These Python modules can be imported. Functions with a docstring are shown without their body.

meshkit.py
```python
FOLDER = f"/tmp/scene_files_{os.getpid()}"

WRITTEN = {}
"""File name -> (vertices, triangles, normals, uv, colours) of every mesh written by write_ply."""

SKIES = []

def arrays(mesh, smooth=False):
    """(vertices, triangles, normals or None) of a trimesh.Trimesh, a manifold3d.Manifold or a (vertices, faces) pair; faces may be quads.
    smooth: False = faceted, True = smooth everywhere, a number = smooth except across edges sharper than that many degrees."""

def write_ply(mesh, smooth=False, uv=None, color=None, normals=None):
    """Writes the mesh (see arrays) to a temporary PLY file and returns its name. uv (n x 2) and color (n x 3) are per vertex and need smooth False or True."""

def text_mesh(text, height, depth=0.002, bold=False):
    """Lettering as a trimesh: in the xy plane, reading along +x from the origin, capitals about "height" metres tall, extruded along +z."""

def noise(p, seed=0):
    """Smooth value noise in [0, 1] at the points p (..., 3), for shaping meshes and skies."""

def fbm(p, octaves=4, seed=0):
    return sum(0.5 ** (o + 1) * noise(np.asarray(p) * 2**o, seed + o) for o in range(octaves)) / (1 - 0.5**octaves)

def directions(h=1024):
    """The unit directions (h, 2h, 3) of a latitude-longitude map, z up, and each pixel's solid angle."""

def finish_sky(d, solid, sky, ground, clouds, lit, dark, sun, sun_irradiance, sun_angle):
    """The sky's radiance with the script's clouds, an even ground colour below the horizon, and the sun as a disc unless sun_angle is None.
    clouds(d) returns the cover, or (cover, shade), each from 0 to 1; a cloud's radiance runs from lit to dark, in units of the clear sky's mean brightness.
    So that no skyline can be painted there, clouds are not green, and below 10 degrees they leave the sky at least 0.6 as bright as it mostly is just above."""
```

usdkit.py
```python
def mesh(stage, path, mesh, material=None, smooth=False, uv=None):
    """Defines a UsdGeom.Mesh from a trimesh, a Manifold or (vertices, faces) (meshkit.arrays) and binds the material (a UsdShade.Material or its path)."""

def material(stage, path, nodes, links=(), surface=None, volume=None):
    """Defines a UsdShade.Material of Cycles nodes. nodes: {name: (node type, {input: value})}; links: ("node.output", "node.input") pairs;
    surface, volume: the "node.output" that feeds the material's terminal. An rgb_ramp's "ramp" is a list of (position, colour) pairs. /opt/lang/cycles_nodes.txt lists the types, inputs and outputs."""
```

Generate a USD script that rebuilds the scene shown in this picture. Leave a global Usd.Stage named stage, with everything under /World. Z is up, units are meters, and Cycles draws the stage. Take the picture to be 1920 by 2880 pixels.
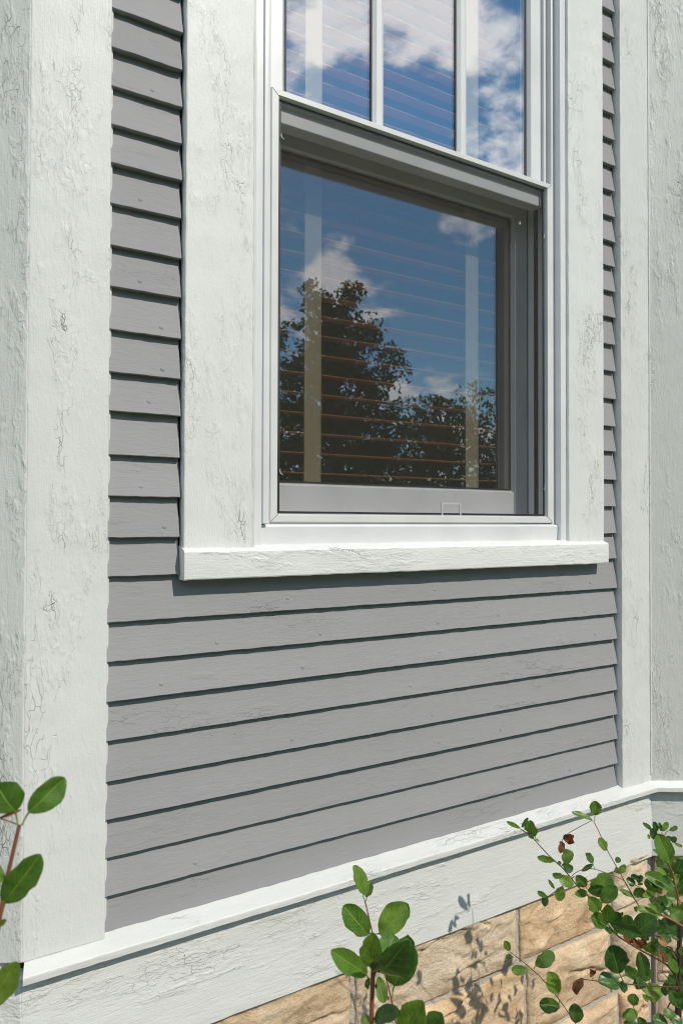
import math, random
import numpy as np, trimesh
from pxr import Usd, UsdGeom, UsdLux, UsdShade, Gf, Sdf, Vt
import usdkit, meshkit

stage = Usd.Stage.CreateInMemory()
UsdGeom.SetStageUpAxis(stage, UsdGeom.Tokens.z)
UsdGeom.SetStageMetersPerUnit(stage, 1.0)
UsdGeom.Xform.Define(stage, '/World')
UsdGeom.Scope.Define(stage, '/World/Looks')
R = math.radians

# ------------------------------------------------------------------ camera
PSI, PITCH, ROLL, CD, CH = R(60.0), R(0.9), R(0.15), 1.24, 1.60
fw = np.array([math.cos(PSI) * math.cos(PITCH), math.sin(PSI) * math.cos(PITCH), math.sin(PITCH)])
rt = np.array([math.sin(PSI), -math.cos(PSI), 0.0]); up = np.cross(rt, fw)
rt, up = math.cos(ROLL) * rt + math.sin(ROLL) * up, math.cos(ROLL) * up - math.sin(ROLL) * rt
EYE = np.array([0.0, -CD, CH])
cam = UsdGeom.Camera.Define(stage, '/World/camera')
cam.CreateFocalLengthAttr(24.0); cam.CreateHorizontalApertureAttr(24.0); cam.CreateVerticalApertureAttr(36.0)
cam.CreateClippingRangeAttr(Gf.Vec2f(0.02, 2000)); cam.CreateFStopAttr(9.0); cam.CreateFocusDistanceAttr(1.45)
m = Gf.Matrix4d(1)
for i, v in enumerate((rt, up, -fw, EYE)):
    for j in range(3): m[i, j] = float(v[j])
cam.AddTransformOp().Set(m)
EXPOSURE = -0.45
cam.CreateExposureAttr(EXPOSURE)

# ------------------------------------------------------------------ sky and sun
SUN_AZ, SUN_EL = R(19), R(45)            # azimuth counted from the wall's outward normal towards the right
SUN = np.array([math.sin(SUN_AZ) * math.cos(SUN_EL), -math.cos(SUN_AZ) * math.cos(SUN_EL), math.sin(SUN_EL)])
SKY_STRENGTH, SUN_INTENSITY = 0.05, 1.25
dome = UsdLux.DomeLight.Define(stage, '/World/sky')
dome.CreateIntensityAttr(1.0)
CLX, CLY = 14.1, -6.6
CLOUD = (40.0, 40.0, 40.5)
sky_m = usdkit.material(stage, '/World/Looks/sky_air', {
    'sky': ('sky_texture', {'sky_type': 'single_scattering', 'sun_disc': False, 'sun_elevation': SUN_EL, 'sun_rotation': math.atan2(SUN[0], SUN[1]), 'air_density': 1.0, 'aerosol_density': 0.15, 'ozone_density': 1.2}),
    'co': ('texture_coordinate', {}),
    'sep': ('separate_xyz', {}),
    'zz': ('math', {'math_type': 'add', 'value2': 0.22}),
    'zm': ('math', {'math_type': 'maximum', 'value2': 0.12}),
    'px': ('math', {'math_type': 'divide'}), 'py': ('math', {'math_type': 'divide'}),
    'pv': ('combine_xyz', {'z': 0.0}),
    'off': ('mapping', {'mapping_type': 'point', 'location': (CLX, CLY, 0.4)}),
    'n': ('noise_texture', {'scale': 2.0, 'detail': 12.0, 'roughness': 0.60, 'distortion': 0.15}),
    'cov': ('map_range', {'range_type': 'smoothstep', 'from_min': 0.508, 'from_max': 0.585, 'to_min': 0.0, 'to_max': 0.9, 'clamp': True}),
    'hz': ('map_range', {'from_min': -0.02, 'from_max': 0.05, 'to_min': 0.0, 'to_max': 1.0, 'clamp': True}),
    'fac': ('math', {'math_type': 'multiply'}),
    'deep': ('hsv', {'hue': 0.487, 'saturation': 1.32, 'value': 3.6, 'fac': 1.0}),
    'mix': ('mix_color', {'b': CLOUD, 'use_clamp': False}),
    'bg': ('background_shader', {'strength': SKY_STRENGTH})},
    [('co.generated', 'sep.vector'), ('sep.z', 'zz.value1'), ('zz.value', 'zm.value1'), ('sep.x', 'px.value1'), ('zm.value', 'px.value2'), ('sep.y', 'py.value1'), ('zm.value', 'py.value2'),
     ('px.value', 'pv.x'), ('py.value', 'pv.y'), ('pv.vector', 'off.vector'), ('off.vector', 'n.vector'), ('n.fac', 'cov.value'), ('sep.z', 'hz.value'), ('cov.result', 'fac.value1'), ('hz.result', 'fac.value2'),
     ('fac.value', 'mix.fac'), ('sky.color', 'deep.color'), ('deep.color', 'mix.a'), ('mix.result', 'bg.color')], surface='bg.background')
UsdShade.MaterialBindingAPI.Apply(dome.GetPrim()).Bind(sky_m)
dome.GetPrim().SetCustomDataByKey('kind', 'structure')
sun = UsdLux.DistantLight.Define(stage, '/World/sun')
sun.CreateNormalizeAttr(True); sun.CreateIntensityAttr(SUN_INTENSITY); sun.CreateAngleAttr(0.53); sun.CreateColorAttr(Gf.Vec3f(1.0, 0.935, 0.835))
zx = np.cross([0, 0, 1.0], SUN); zx /= np.linalg.norm(zx); zy = np.cross(SUN, zx)
m = Gf.Matrix4d(1)
for i, v in enumerate((zx, zy, SUN)):
    for j in range(3): m[i, j] = float(v[j])
sun.AddTransformOp().Set(m)

# ------------------------------------------------------------------ helpers
counts, ORIGIN = {}, {}

def numbered(parent, name):
    k = (parent, name); n = counts.get(k, 0); counts[k] = n + 1
    return f'{parent}/{name}' + (f'_{n:03d}' if n else '')

def tag(prim, label=None, category=None, group=None, kind=None):
    for k, v in (('label', label), ('category', category), ('group', group), ('kind', kind)):
        if v: prim.SetCustomDataByKey(k, v)
    return prim

def thing(name, loc, label, category, group=None):
    path = numbered('/World', name)
    x = UsdGeom.Xform.Define(stage, path); x.AddTranslateOp().Set(Gf.Vec3d(*map(float, loc)))
    ORIGIN[path] = np.array(loc, float)
    tag(x.GetPrim(), label, category, group)
    return path

def part(parent, name, mesh, mat, smooth=False, uv=None, label=None):
    path = numbered(parent, name)
    o = ORIGIN.get('/'.join(path.split('/')[:3]), np.zeros(3))
    if isinstance(mesh, (list,)): mesh = trimesh.util.concatenate(mesh)
    if isinstance(mesh, tuple): v, f = np.asarray(mesh[0], float) - o, mesh[1]
    else: v, f = np.array(mesh.vertices) - o, np.array(mesh.faces)
    p = usdkit.mesh(stage, path, (v, f), mat, smooth, uv)
    if label: tag(p.GetPrim(), label)
    return path

def fnoise(p, scale, seed=0, octaves=3):
    return meshkit.fbm(np.asarray(p, float) * scale, octaves, seed) - 0.5

def edges_1d(a, b, step, r):
    L = b - a
    if r <= 0 or L < 4 * r: 
        n = max(1, int(round(L / step))); return np.linspace(a, b, n + 1)
    n = max(1, int(round((L - 2 * r) / step)))
    return np.concatenate([[a, a + r * 0.3], np.linspace(a + r, b - r, n + 1), [b - r * 0.3, b]])

def rbox(lo, hi, r=0.003, step=0.05, amp=0.0, nscale=30, seed=0):
    """a box with rounded edges whose faces are gridded and made slightly uneven"""
    lo, hi = np.array(lo, float), np.array(hi, float)
    r = min(r, (hi - lo).min() * 0.24)
    st = step if np.ndim(step) else (step,) * 3
    g = [edges_1d(lo[k], hi[k], st[k], r) for k in range(3)]
    V, F, n0 = [], [], 0
    for ax in range(3):
        u, w = [k for k in range(3) if k != ax]
        U, Wd = np.meshgrid(g[u], g[w], indexing='ij')
        for side in (0, 1):
            P = np.zeros(U.shape + (3,)); P[..., u], P[..., w], P[..., ax] = U, Wd, (lo, hi)[side][ax]
            a, b = U.shape
            i = np.arange(a * b).reshape(a, b)
            q = np.stack([i[:-1, :-1], i[1:, :-1], i[1:, 1:], i[:-1, 1:]], -1).reshape(-1, 4)
            flip = (side == 0) ^ (ax == 1)
            if flip: q = q[:, ::-1]
            V.append(P.reshape(-1, 3)); F.append(q + n0); n0 += a * b
    V, F = np.vstack(V), np.vstack(F)
    F = np.vstack([F[:, [0, 1, 2]], F[:, [0, 2, 3]]])
    t = trimesh.Trimesh(V, F, process=False); t.merge_vertices(digits_vertex=6)
    v = np.array(t.vertices)
    inner = np.clip(v, lo + r, hi - r); d = v - inner
    ln = np.linalg.norm(d, axis=1, keepdims=True)
    v = np.where(ln > 1e-9, inner + d / np.maximum(ln, 1e-9) * r, v)
    if amp:
        v = v + amp * 2 * np.stack([fnoise(v + 7.3 * k, nscale, seed + 11 * k) for k in range(3)], 1)
    return trimesh.Trimesh(v, t.faces, process=False)

def box(lo, hi):
    lo, hi = np.array(lo, float), np.array(hi, float)
    b = trimesh.creation.box(hi - lo); b.apply_translation((lo + hi) / 2); return b

def extrude_x(profile, x0, x1, cut0=0.0, cut1=0.0, o0=0.0, n=1, amp=0.0, seed=0, sub=1, nscale=14):
    """profile of (y, z) swept along x; the ends are mitred: x shifts by cut * (-y - o0)"""
    pr = np.array(profile, float)
    if sub > 1:
        pr = np.vstack([pr[i] + (pr[(i + 1) % len(pr)] - pr[i]) * t for i in range(len(pr)) for t in np.arange(sub)[:, None] / sub])
    k = len(pr)
    V = []
    for s in np.linspace(0, 1, n + 1):
        xa, xb = x0 + cut0 * (-pr[:, 0] - o0), x1 + cut1 * (-pr[:, 0] - o0)
        V.append(np.stack([xa + (xb - xa) * s, pr[:, 0], pr[:, 1]], 1))
    V = np.vstack(V)
    if amp:
        nz = np.stack([np.zeros(len(V)), fnoise(V, nscale, seed), fnoise(V * [1, 0.2, 0.2], nscale * 1.7, seed + 5, 4)], 1)
        V = V + amp * 2 * nz
    F = []
    for i in range(n):
        for j in range(k):
            a, b = i * k + j, i * k + (j + 1) % k
            F += [(a, b, b + k), (a, b + k, a + k)]
    import shapely.geometry as sg
    tv, tf = trimesh.creation.triangulate_polygon(sg.Polygon(pr), engine='earcut')
    from scipy.spatial import cKDTree
    idx = cKDTree(pr).query(tv)[1]
    for t in tf:
        a, b, c = idx[t]; F += [(a, b, c), (a + n * k, c + n * k, b + n * k)]
    t = trimesh.Trimesh(V, F, process=False)
    trimesh.repair.fix_normals(t)
    return t

def tube(pts, radii, sides=7):
    pts = np.asarray(pts, float); n = len(pts)
    radii = np.broadcast_to(np.asarray(radii, float), (n,)) if np.ndim(radii) else np.full(n, radii)
    tg = np.gradient(pts, axis=0); tg /= np.linalg.norm(tg, axis=1, keepdims=True) + 1e-12
    ref = np.array([0.31, 0.72, 0.62])
    V, F = [], []
    for i in range(n):
        a = np.cross(tg[i], ref); a /= np.linalg.norm(a); b = np.cross(tg[i], a)
        for s in range(sides):
            w = 2 * math.pi * s / sides
            V.append(pts[i] + radii[i] * (math.cos(w) * a + math.sin(w) * b))
    for i in range(n - 1):
        for s in range(sides):
            p, q = i * sides + s, i * sides + (s + 1) % sides
            F += [(p, q, q + sides), (p, q + sides, p + sides)]
    for e, o in ((0, 1), ((n - 1) * sides, -1)):
        for s in range(1, sides - 1): F.append((e, e + s + 1, e + s) if o == 1 else (e, e + s, e + s + 1))
    return trimesh.Trimesh(V, F, process=False)

def smooth_path(pts, n=24):
    from scipy.interpolate import CubicSpline
    pts = np.asarray(pts, float)
    if len(pts) < 3: return np.linspace(pts[0], pts[-1], n)
    t = np.r_[0, np.cumsum(np.linalg.norm(np.diff(pts, axis=0), axis=1))]
    return CubicSpline(t, pts)(np.linspace(0, t[-1], n))

# the two parallel walls on either side of the angled one (30 degree corners)
TURN = R(30); RY = np.array([0.5, math.sqrt(0.75)]); RX = np.array([math.sqrt(0.75), -0.5])
FRONT = 0.029                                   # how far trim boards stand out from the wall plane
XL, XR = 0.110, 1.686                           # corner lines of the angled wall, on the boards' front plane

def frame_at(xc):
    o = np.array([xc, -FRONT]) + FRONT * RY
    M = np.eye(4); M[:2, 0], M[:2, 1], M[:2, 3] = RX, RY, o
    return M
MR, ML = frame_at(XR), frame_at(XL)

def at(mesh, M):
    mesh = mesh.copy(); mesh.apply_transform(M); return mesh

# ------------------------------------------------------------------ materials
LK = '/World/Looks/'

def paint(name, base, grain='z', crack=1.0, rough=0.45, fine=1.0, vary=0.085, dist=0.0012, seed=0.0, dirt=0.09, peel=0.6):
    st = {'z': (1.0, 1.0, 0.30), 'x': (0.28, 1.0, 1.0)}[grain]
    rs = {'z': (1.3, 1.0, 0.42), 'x': (0.36, 1.0, 1.4)}[grain]
    gs = {'z': (1.0, 1.0, 0.09), 'x': (0.07, 1.0, 1.0)}[grain]
    b = np.array(base)
    nodes = {
        'g': ('geometry', {}),
        'wn': ('noise_texture', {'scale': 26.0, 'detail': 3.0}),
        'wob': ('vector_math', {'vector_math_type': 'scale', 'math_type': 'scale', 'scale': 0.03}),
        'add': ('vector_math', {'math_type': 'add'}),
        'mp': ('mapping', {'mapping_type': 'point', 'scale': st, 'location': (seed, seed * 0.7, seed * 1.3)}),
        'v1': ('voronoi_texture', {'metric': 'chebychev', 'feature': 'f1', 'scale': 58.0}),
        'v2': ('voronoi_texture', {'metric': 'chebychev', 'feature': 'f2', 'scale': 58.0}),
        'd': ('math', {'math_type': 'subtract'}),
        'line': ('map_range', {'range_type': 'smoothstep', 'from_min': 0.0, 'from_max': 0.020, 'to_min': 1.0, 'to_max': 0.0, 'clamp': True}),
        'w1': ('voronoi_texture', {'metric': 'chebychev', 'feature': 'f1', 'scale': 131.0}),
        'w2': ('voronoi_texture', {'metric': 'chebychev', 'feature': 'f2', 'scale': 131.0}),
        'dw': ('math', {'math_type': 'subtract'}),
        'linew': ('map_range', {'range_type': 'smoothstep', 'from_min': 0.0, 'from_max': 0.08, 'to_min': 1.0, 'to_max': 0.0, 'clamp': True}),
        'mn': ('noise_texture', {'scale': 7.0, 'detail': 4.0, 'roughness': 0.6}),
        'mask': ('map_range', {'range_type': 'smoothstep', 'from_min': 0.53, 'from_max': 0.66, 'to_min': 0.0, 'to_max': 1.0, 'clamp': True}),
        'mn2': ('noise_texture', {'scale': 15.0, 'detail': 4.0, 'roughness': 0.65}),
        'mask2': ('map_range', {'range_type': 'smoothstep', 'from_min': 0.54, 'from_max': 0.62, 'to_min': 0.0, 'to_max': 1.0, 'clamp': True}),
        'mask3': ('map_range', {'range_type': 'smoothstep', 'from_min': 0.62, 'from_max': 0.70, 'to_min': 0.0, 'to_max': 1.0, 'clamp': True}),
        'lm': ('math', {'math_type': 'multiply'}), 'seg': ('map_range', {'range_type': 'smoothstep', 'from_min': 0.49, 'from_max': 0.56, 'to_min': 0.0, 'to_max': 1.0, 'clamp': True}), 'lms': ('math', {'math_type': 'multiply'}), 'lm2': ('math', {'math_type': 'multiply'}), 'lmx': ('math', {'math_type': 'maximum'}),
        'gm': ('mapping', {'mapping_type': 'point', 'scale': gs}),
        'gn': ('noise_texture', {'scale': 420.0, 'detail': 3.0, 'roughness': 0.6}),
        'fn': ('noise_texture', {'scale': 300.0, 'detail': 2.0, 'roughness': 0.6}),
        'ln': ('noise_texture', {'scale': 70.0, 'detail': 4.0, 'roughness': 0.6, 'distortion': 0.4}),
        'h1': ('math', {'math_type': 'multiply', 'value2': 0.42 * fine}),
        'h2': ('math', {'math_type': 'multiply_add', 'value2': 0.28 * fine}),
        'h3': ('math', {'math_type': 'multiply_add', 'value2': 0.65}),
        'pl': ('separate_xyz', {}), 'plm': ('math', {'math_type': 'multiply'}),
        'h4': ('math', {'math_type': 'multiply_add', 'value2': 0.4 * crack}),
        'h5': ('math', {'math_type': 'multiply_add', 'value2': -1.5 * crack}),
        'rg': ('mapping', {'mapping_type': 'point', 'scale': rs, 'location': (seed * 2, 0.3, seed)}), 'rn': ('noise_texture', {'scale': 30.0, 'detail': 7.0, 'roughness': 0.62, 'distortion': 0.7}),
        'rst': ('map_range', {'range_type': 'smoothstep', 'from_min': 0.535, 'from_max': 0.56, 'to_min': 0.0, 'to_max': 1.0, 'clamp': True}), 'rst2': ('map_range', {'range_type': 'smoothstep', 'from_min': 0.43, 'from_max': 0.45, 'to_min': 0.0, 'to_max': 1.0, 'clamp': True}),
        'rsum': ('math', {'math_type': 'add'}), 'rmul': ('math', {'math_type': 'multiply'}), 'rmask': ('map_range', {'range_type': 'smoothstep', 'from_min': 0.47, 'from_max': 0.62, 'to_min': 0.0, 'to_max': 1.0, 'clamp': True}),
        'h6': ('math', {'math_type': 'multiply_add', 'value2': 0.55 * peel}),
        'bump': ('bump', {'strength': 1.0, 'distance': dist}),
        'tone': ('noise_texture', {'scale': 3.2, 'detail': 5.0, 'roughness': 0.65}),
        'ramp': ('rgb_ramp', {'ramp': [(0.3, tuple(b * (1 - vary))), (0.55, tuple(b)), (0.75, tuple(b * (1 + vary)))]}),
        'oi': ('object_info', {}),
        'ov': ('map_range', {'from_min': 0.0, 'from_max': 1.0, 'to_min': 1 - vary, 'to_max': 1 + vary}),
        'tint': ('hsv', {'hue': 0.5, 'saturation': 1.0, 'fac': 1.0}),
        'dirt': ('mix_color', {'b': tuple(b * np.array([0.34, 0.33, 0.27]))}),
        'df': ('math', {'math_type': 'multiply', 'value2': dirt * crack}),
        'p': ('principled_bsdf', {'roughness': rough, 'specular_ior_level': 0.25})}
    nodes['wob'] = ('vector_math', {'math_type': 'scale', 'scale': 0.02})
    links = [('g.position', 'wn.vector'), ('wn.color', 'wob.vector1'), ('g.position', 'add.vector1'), ('wob.vector', 'add.vector2'), ('add.vector', 'mp.vector'),
             ('mp.vector', 'v1.vector'), ('mp.vector', 'v2.vector'), ('v2.distance', 'd.value1'), ('v1.distance', 'd.value2'), ('d.value', 'line.value'),
             ('mp.vector', 'w1.vector'), ('mp.vector', 'w2.vector'), ('w2.distance', 'dw.value1'), ('w1.distance', 'dw.value2'), ('dw.value', 'linew.value'),
             ('mp.vector', 'mn.vector'), ('mn.fac', 'mask.value'), ('mp.vector', 'mn2.vector'), ('mn2.fac', 'mask2.value'), ('mn2.fac', 'mask3.value'),
             ('line.result', 'lm.value1'), ('mask.result', 'lm.value2'), ('linew.result', 'lm2.value1'), ('mask3.result', 'lm2.value2'), ('mn2.fac', 'seg.value'), ('lm.value', 'lms.value1'), ('seg.result', 'lms.value2'), ('lms.value', 'lmx.value1'), ('lm2.value', 'lmx.value2'),
             ('g.position', 'gm.vector'), ('gm.vector', 'gn.vector'), ('g.position', 'fn.vector'), ('rg.vector', 'ln.vector'),
             ('gn.fac', 'h1.value1'), ('fn.fac', 'h2.value1'), ('h1.value', 'h2.value3'), ('ln.fac', 'h3.value1'), ('h2.value', 'h3.value3'),
             ('w1.color', 'pl.vector'), ('pl.x', 'plm.value1'), ('mask2.result', 'plm.value2'), ('plm.value', 'h4.value1'), ('h3.value', 'h4.value3'),
             ('lmx.value', 'h5.value1'), ('h4.value', 'h5.value3'), ('g.position', 'rg.vector'), ('rg.vector', 'rn.vector'), ('rn.fac', 'rst.value'), ('rn.fac', 'rst2.value'), ('rst.result', 'rsum.value1'), ('rst2.result', 'rsum.value2'), ('mn2.fac', 'rmask.value'), ('rsum.value', 'rmul.value1'), ('rmask.result', 'rmul.value2'), ('rmul.value', 'h6.value1'), ('h5.value', 'h6.value3'), ('h6.value', 'bump.height'),
             ('mp.vector', 'tone.vector'), ('tone.fac', 'ramp.fac'), ('oi.random', 'ov.value'), ('ov.result', 'tint.value'), ('ramp.color', 'tint.color'),
             ('tint.color', 'dirt.a'), ('lmx.value', 'df.value1'), ('df.value', 'dirt.fac'), ('dirt.result', 'p.base_color'), ('bump.normal', 'p.normal')]
    return usdkit.material(stage, LK + name, nodes, links, surface='p.BSDF')

WHITE = (0.68, 0.682, 0.652)
M_white_v = paint('white_paint_upright', WHITE, 'z', 1.0)
M_white_h = paint('white_paint_level', WHITE, 'x', 1.0)
M_white_old = paint('white_paint_cracked', (0.655, 0.66, 0.62), 'z', 1.2, dist=0.0016, seed=3.1, peel=0.8, dirt=0.13)
M_white_skirt = paint('white_paint_skirt', (0.675, 0.68, 0.645), 'x', 0.6, dist=0.0014, seed=5.7, peel=0.75)
M_gray = paint('gray_clapboard_paint', (0.288, 0.283, 0.286), 'x', 0.5, rough=0.62, vary=0.06, dist=0.0010, fine=0.8, dirt=0.10, peel=0.30)

def plain(name, col, rough=0.4, spec=0.5, bump=0.0, bscale=200, **kw):
    nodes = {'g': ('geometry', {}), 'n': ('noise_texture', {'scale': bscale, 'detail': 3.0}), 't': ('noise_texture', {'scale': 9.0, 'detail': 4.0}),
             'r': ('rgb_ramp', {'ramp': [(0.3, tuple(np.array(col) * 0.93)), (0.7, tuple(np.minimum(np.array(col) * 1.05, 0.95)))]}),
             'b': ('bump', {'strength': 1.0, 'distance': bump}), 'p': ('principled_bsdf', {'roughness': rough, 'specular_ior_level': spec, **kw})}
    links = [('g.position', 'n.vector'), ('g.position', 't.vector'), ('t.fac', 'r.fac'), ('r.color', 'p.base_color')]
    if bump: links += [('n.fac', 'b.height'), ('b.normal', 'p.normal')]
    return usdkit.material(stage, LK + name, nodes, links, surface='p.BSDF')

M_vinyl = plain('white_vinyl', (0.67, 0.67, 0.665), 0.32, 0.5, 0.00008, 90)
M_alu = plain('screen_frame_paint', (0.64, 0.64, 0.62), 0.38, 0.5)
M_gasket = plain('dark_gasket', (0.018, 0.018, 0.017), 0.6)
M_sheath = plain('dark_sheathing', (0.05, 0.04, 0.03), 0.9)
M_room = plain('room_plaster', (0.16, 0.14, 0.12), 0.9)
M_wood = plain('blind_wood', (0.66, 0.275, 0.075), 0.45)
M_tape = plain('blind_tape_cloth', (0.76, 0.66, 0.43), 0.9, 0.2, 0.0003, 900)
M_tab = plain('tab_plastic', (0.45, 0.45, 0.43), 0.4)
M_joint = plain('joint_grime', (0.12, 0.115, 0.10), 0.8)
M_latch = plain('latch_plastic', (0.6, 0.6, 0.58), 0.35)
M_soil = plain('bark_mulch', (0.075, 0.05, 0.035), 0.95, 0.2, 0.02, 60)
M_trunk = plain('tree_bark', (0.07, 0.055, 0.04), 0.95, 0.2, 0.02, 14)
M_lawn = usdkit.material(stage, LK + 'lawn_grass', {'g': ('geometry', {}), 'n': ('noise_texture', {'scale': 0.7, 'detail': 8.0, 'roughness': 0.7}),
    'r': ('rgb_ramp', {'ramp': [(0.3, (0.035, 0.065, 0.018)), (0.7, (0.085, 0.12, 0.035))]}), 'n2': ('noise_texture', {'scale': 60.0, 'detail': 4.0}), 'b': ('bump', {'distance': 0.04}),
    'p': ('principled_bsdf', {'roughness': 0.9})}, [('g.position', 'n.vector'), ('g.position', 'n2.vector'), ('n.fac', 'r.fac'), ('r.color', 'p.base_color'), ('n2.fac', 'b.height'), ('b.normal', 'p.normal')], surface='p.BSDF')

def glass(name, r0):
    """a pane: mirror share r0 head on, rising towards grazing; the rest passes straight through"""
    return usdkit.material(stage, LK + name, {'lw': ('layer_weight', {'blend': 0.5}), 'pw': ('math', {'math_type': 'power', 'value2': 5.0}), 'fc': ('math', {'math_type': 'multiply_add', 'value2': 1 - r0, 'value3': r0}),
        't': ('transparent_bsdf', {'color': (0.98, 0.985, 0.98)}), 'g': ('glossy_bsdf', {'color': (0.97, 0.98, 1.0), 'roughness': 0.0}), 'm': ('mix_closure', {})},
        [('lw.facing', 'pw.value1'), ('pw.value', 'fc.value1'), ('fc.value', 'm.fac'), ('t.BSDF', 'm.closure1'), ('g.BSDF', 'm.closure2')], surface='m.closure')
M_glass = glass('window_glass', 0.30)
M_mesh = usdkit.material(stage, LK + 'insect_mesh', {'t': ('transparent_bsdf', {'color': (1, 1, 1)}), 'g': ('geometry', {}), 'n': ('noise_texture', {'scale': 700.0, 'detail': 2.0}), 'r': ('rgb_ramp', {'ramp': [(0.36, (0.018, 0.016, 0.013)), (0.72, (0.12, 0.105, 0.085))]}), 'd': ('diffuse_bsdf', {}),
    'm': ('mix_closure', {'fac': 0.18})}, [('g.position', 'n.vector'), ('n.fac', 'r.fac'), ('r.color', 'd.color'), ('t.BSDF', 'm.closure1'), ('d.BSDF', 'm.closure2')], surface='m.closure')

def stone_mat(name, cols, seed):
    nodes = {'g': ('geometry', {}), 'mp': ('mapping', {'mapping_type': 'point', 'scale': (1.0, 1.0, 1.5), 'rotation': (0.0, R(18), 0.0), 'location': (seed, 0, seed)}),
        'n': ('noise_texture', {'scale': 9.0, 'detail': 8.0, 'roughness': 0.68, 'distortion': 0.6}),
        'r': ('rgb_ramp', {'ramp': [(0.28, cols[0]), (0.45, cols[1]), (0.58, cols[2]), (0.75, cols[3])]}),
        'sp': ('noise_texture', {'scale': 160.0, 'detail': 3.0, 'roughness': 0.7}), 'spr': ('map_range', {'from_min': 0.32, 'from_max': 0.62, 'to_min': 0.86, 'to_max': 1.1, 'clamp': True}),
        'oi': ('object_info', {}), 'ov': ('map_range', {'from_min': 0.0, 'from_max': 1.0, 'to_min': 0.92, 'to_max': 1.12}), 'mul': ('math', {'math_type': 'multiply'}),
        'h': ('hsv', {'hue': 0.5, 'saturation': 0.98, 'fac': 1.0}),
        'bn': ('noise_texture', {'scale': 45.0, 'detail': 8.0, 'roughness': 0.72}), 'b': ('bump', {'distance': 0.006}), 'p': ('principled_bsdf', {'roughness': 0.9, 'specular_ior_level': 0.15})}
    links = [('g.position', 'mp.vector'), ('mp.vector', 'n.vector'), ('n.fac', 'r.fac'), ('mp.vector', 'sp.vector'), ('sp.fac', 'spr.value'), ('oi.random', 'ov.value'), ('spr.result', 'mul.value1'), ('ov.result', 'mul.value2'),
             ('mul.value', 'h.value'), ('r.color', 'h.color'), ('h.color', 'p.base_color'), ('mp.vector', 'bn.vector'), ('bn.fac', 'b.height'), ('b.normal', 'p.normal')]
    return usdkit.material(stage, LK + name, nodes, links, surface='p.BSDF')
M_stone = [stone_mat('tan_sandstone', [(0.347, 0.222, 0.118), (0.570, 0.409, 0.253), (0.669, 0.503, 0.324), (0.719, 0.596, 0.442)], 0.0),
           stone_mat('pale_sandstone', [(0.384, 0.257, 0.151), (0.62, 0.479, 0.324), (0.694, 0.561, 0.399), (0.719, 0.631, 0.507)], 4.0),
           stone_mat('rusty_sandstone', [(0.297, 0.175, 0.086), (0.570, 0.397, 0.232), (0.657, 0.479, 0.302), (0.694, 0.561, 0.399)], 9.0)]
M_mortar = plain('lime_mortar', (0.50, 0.45, 0.37), 0.95, 0.1, 0.004, 260)

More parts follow.
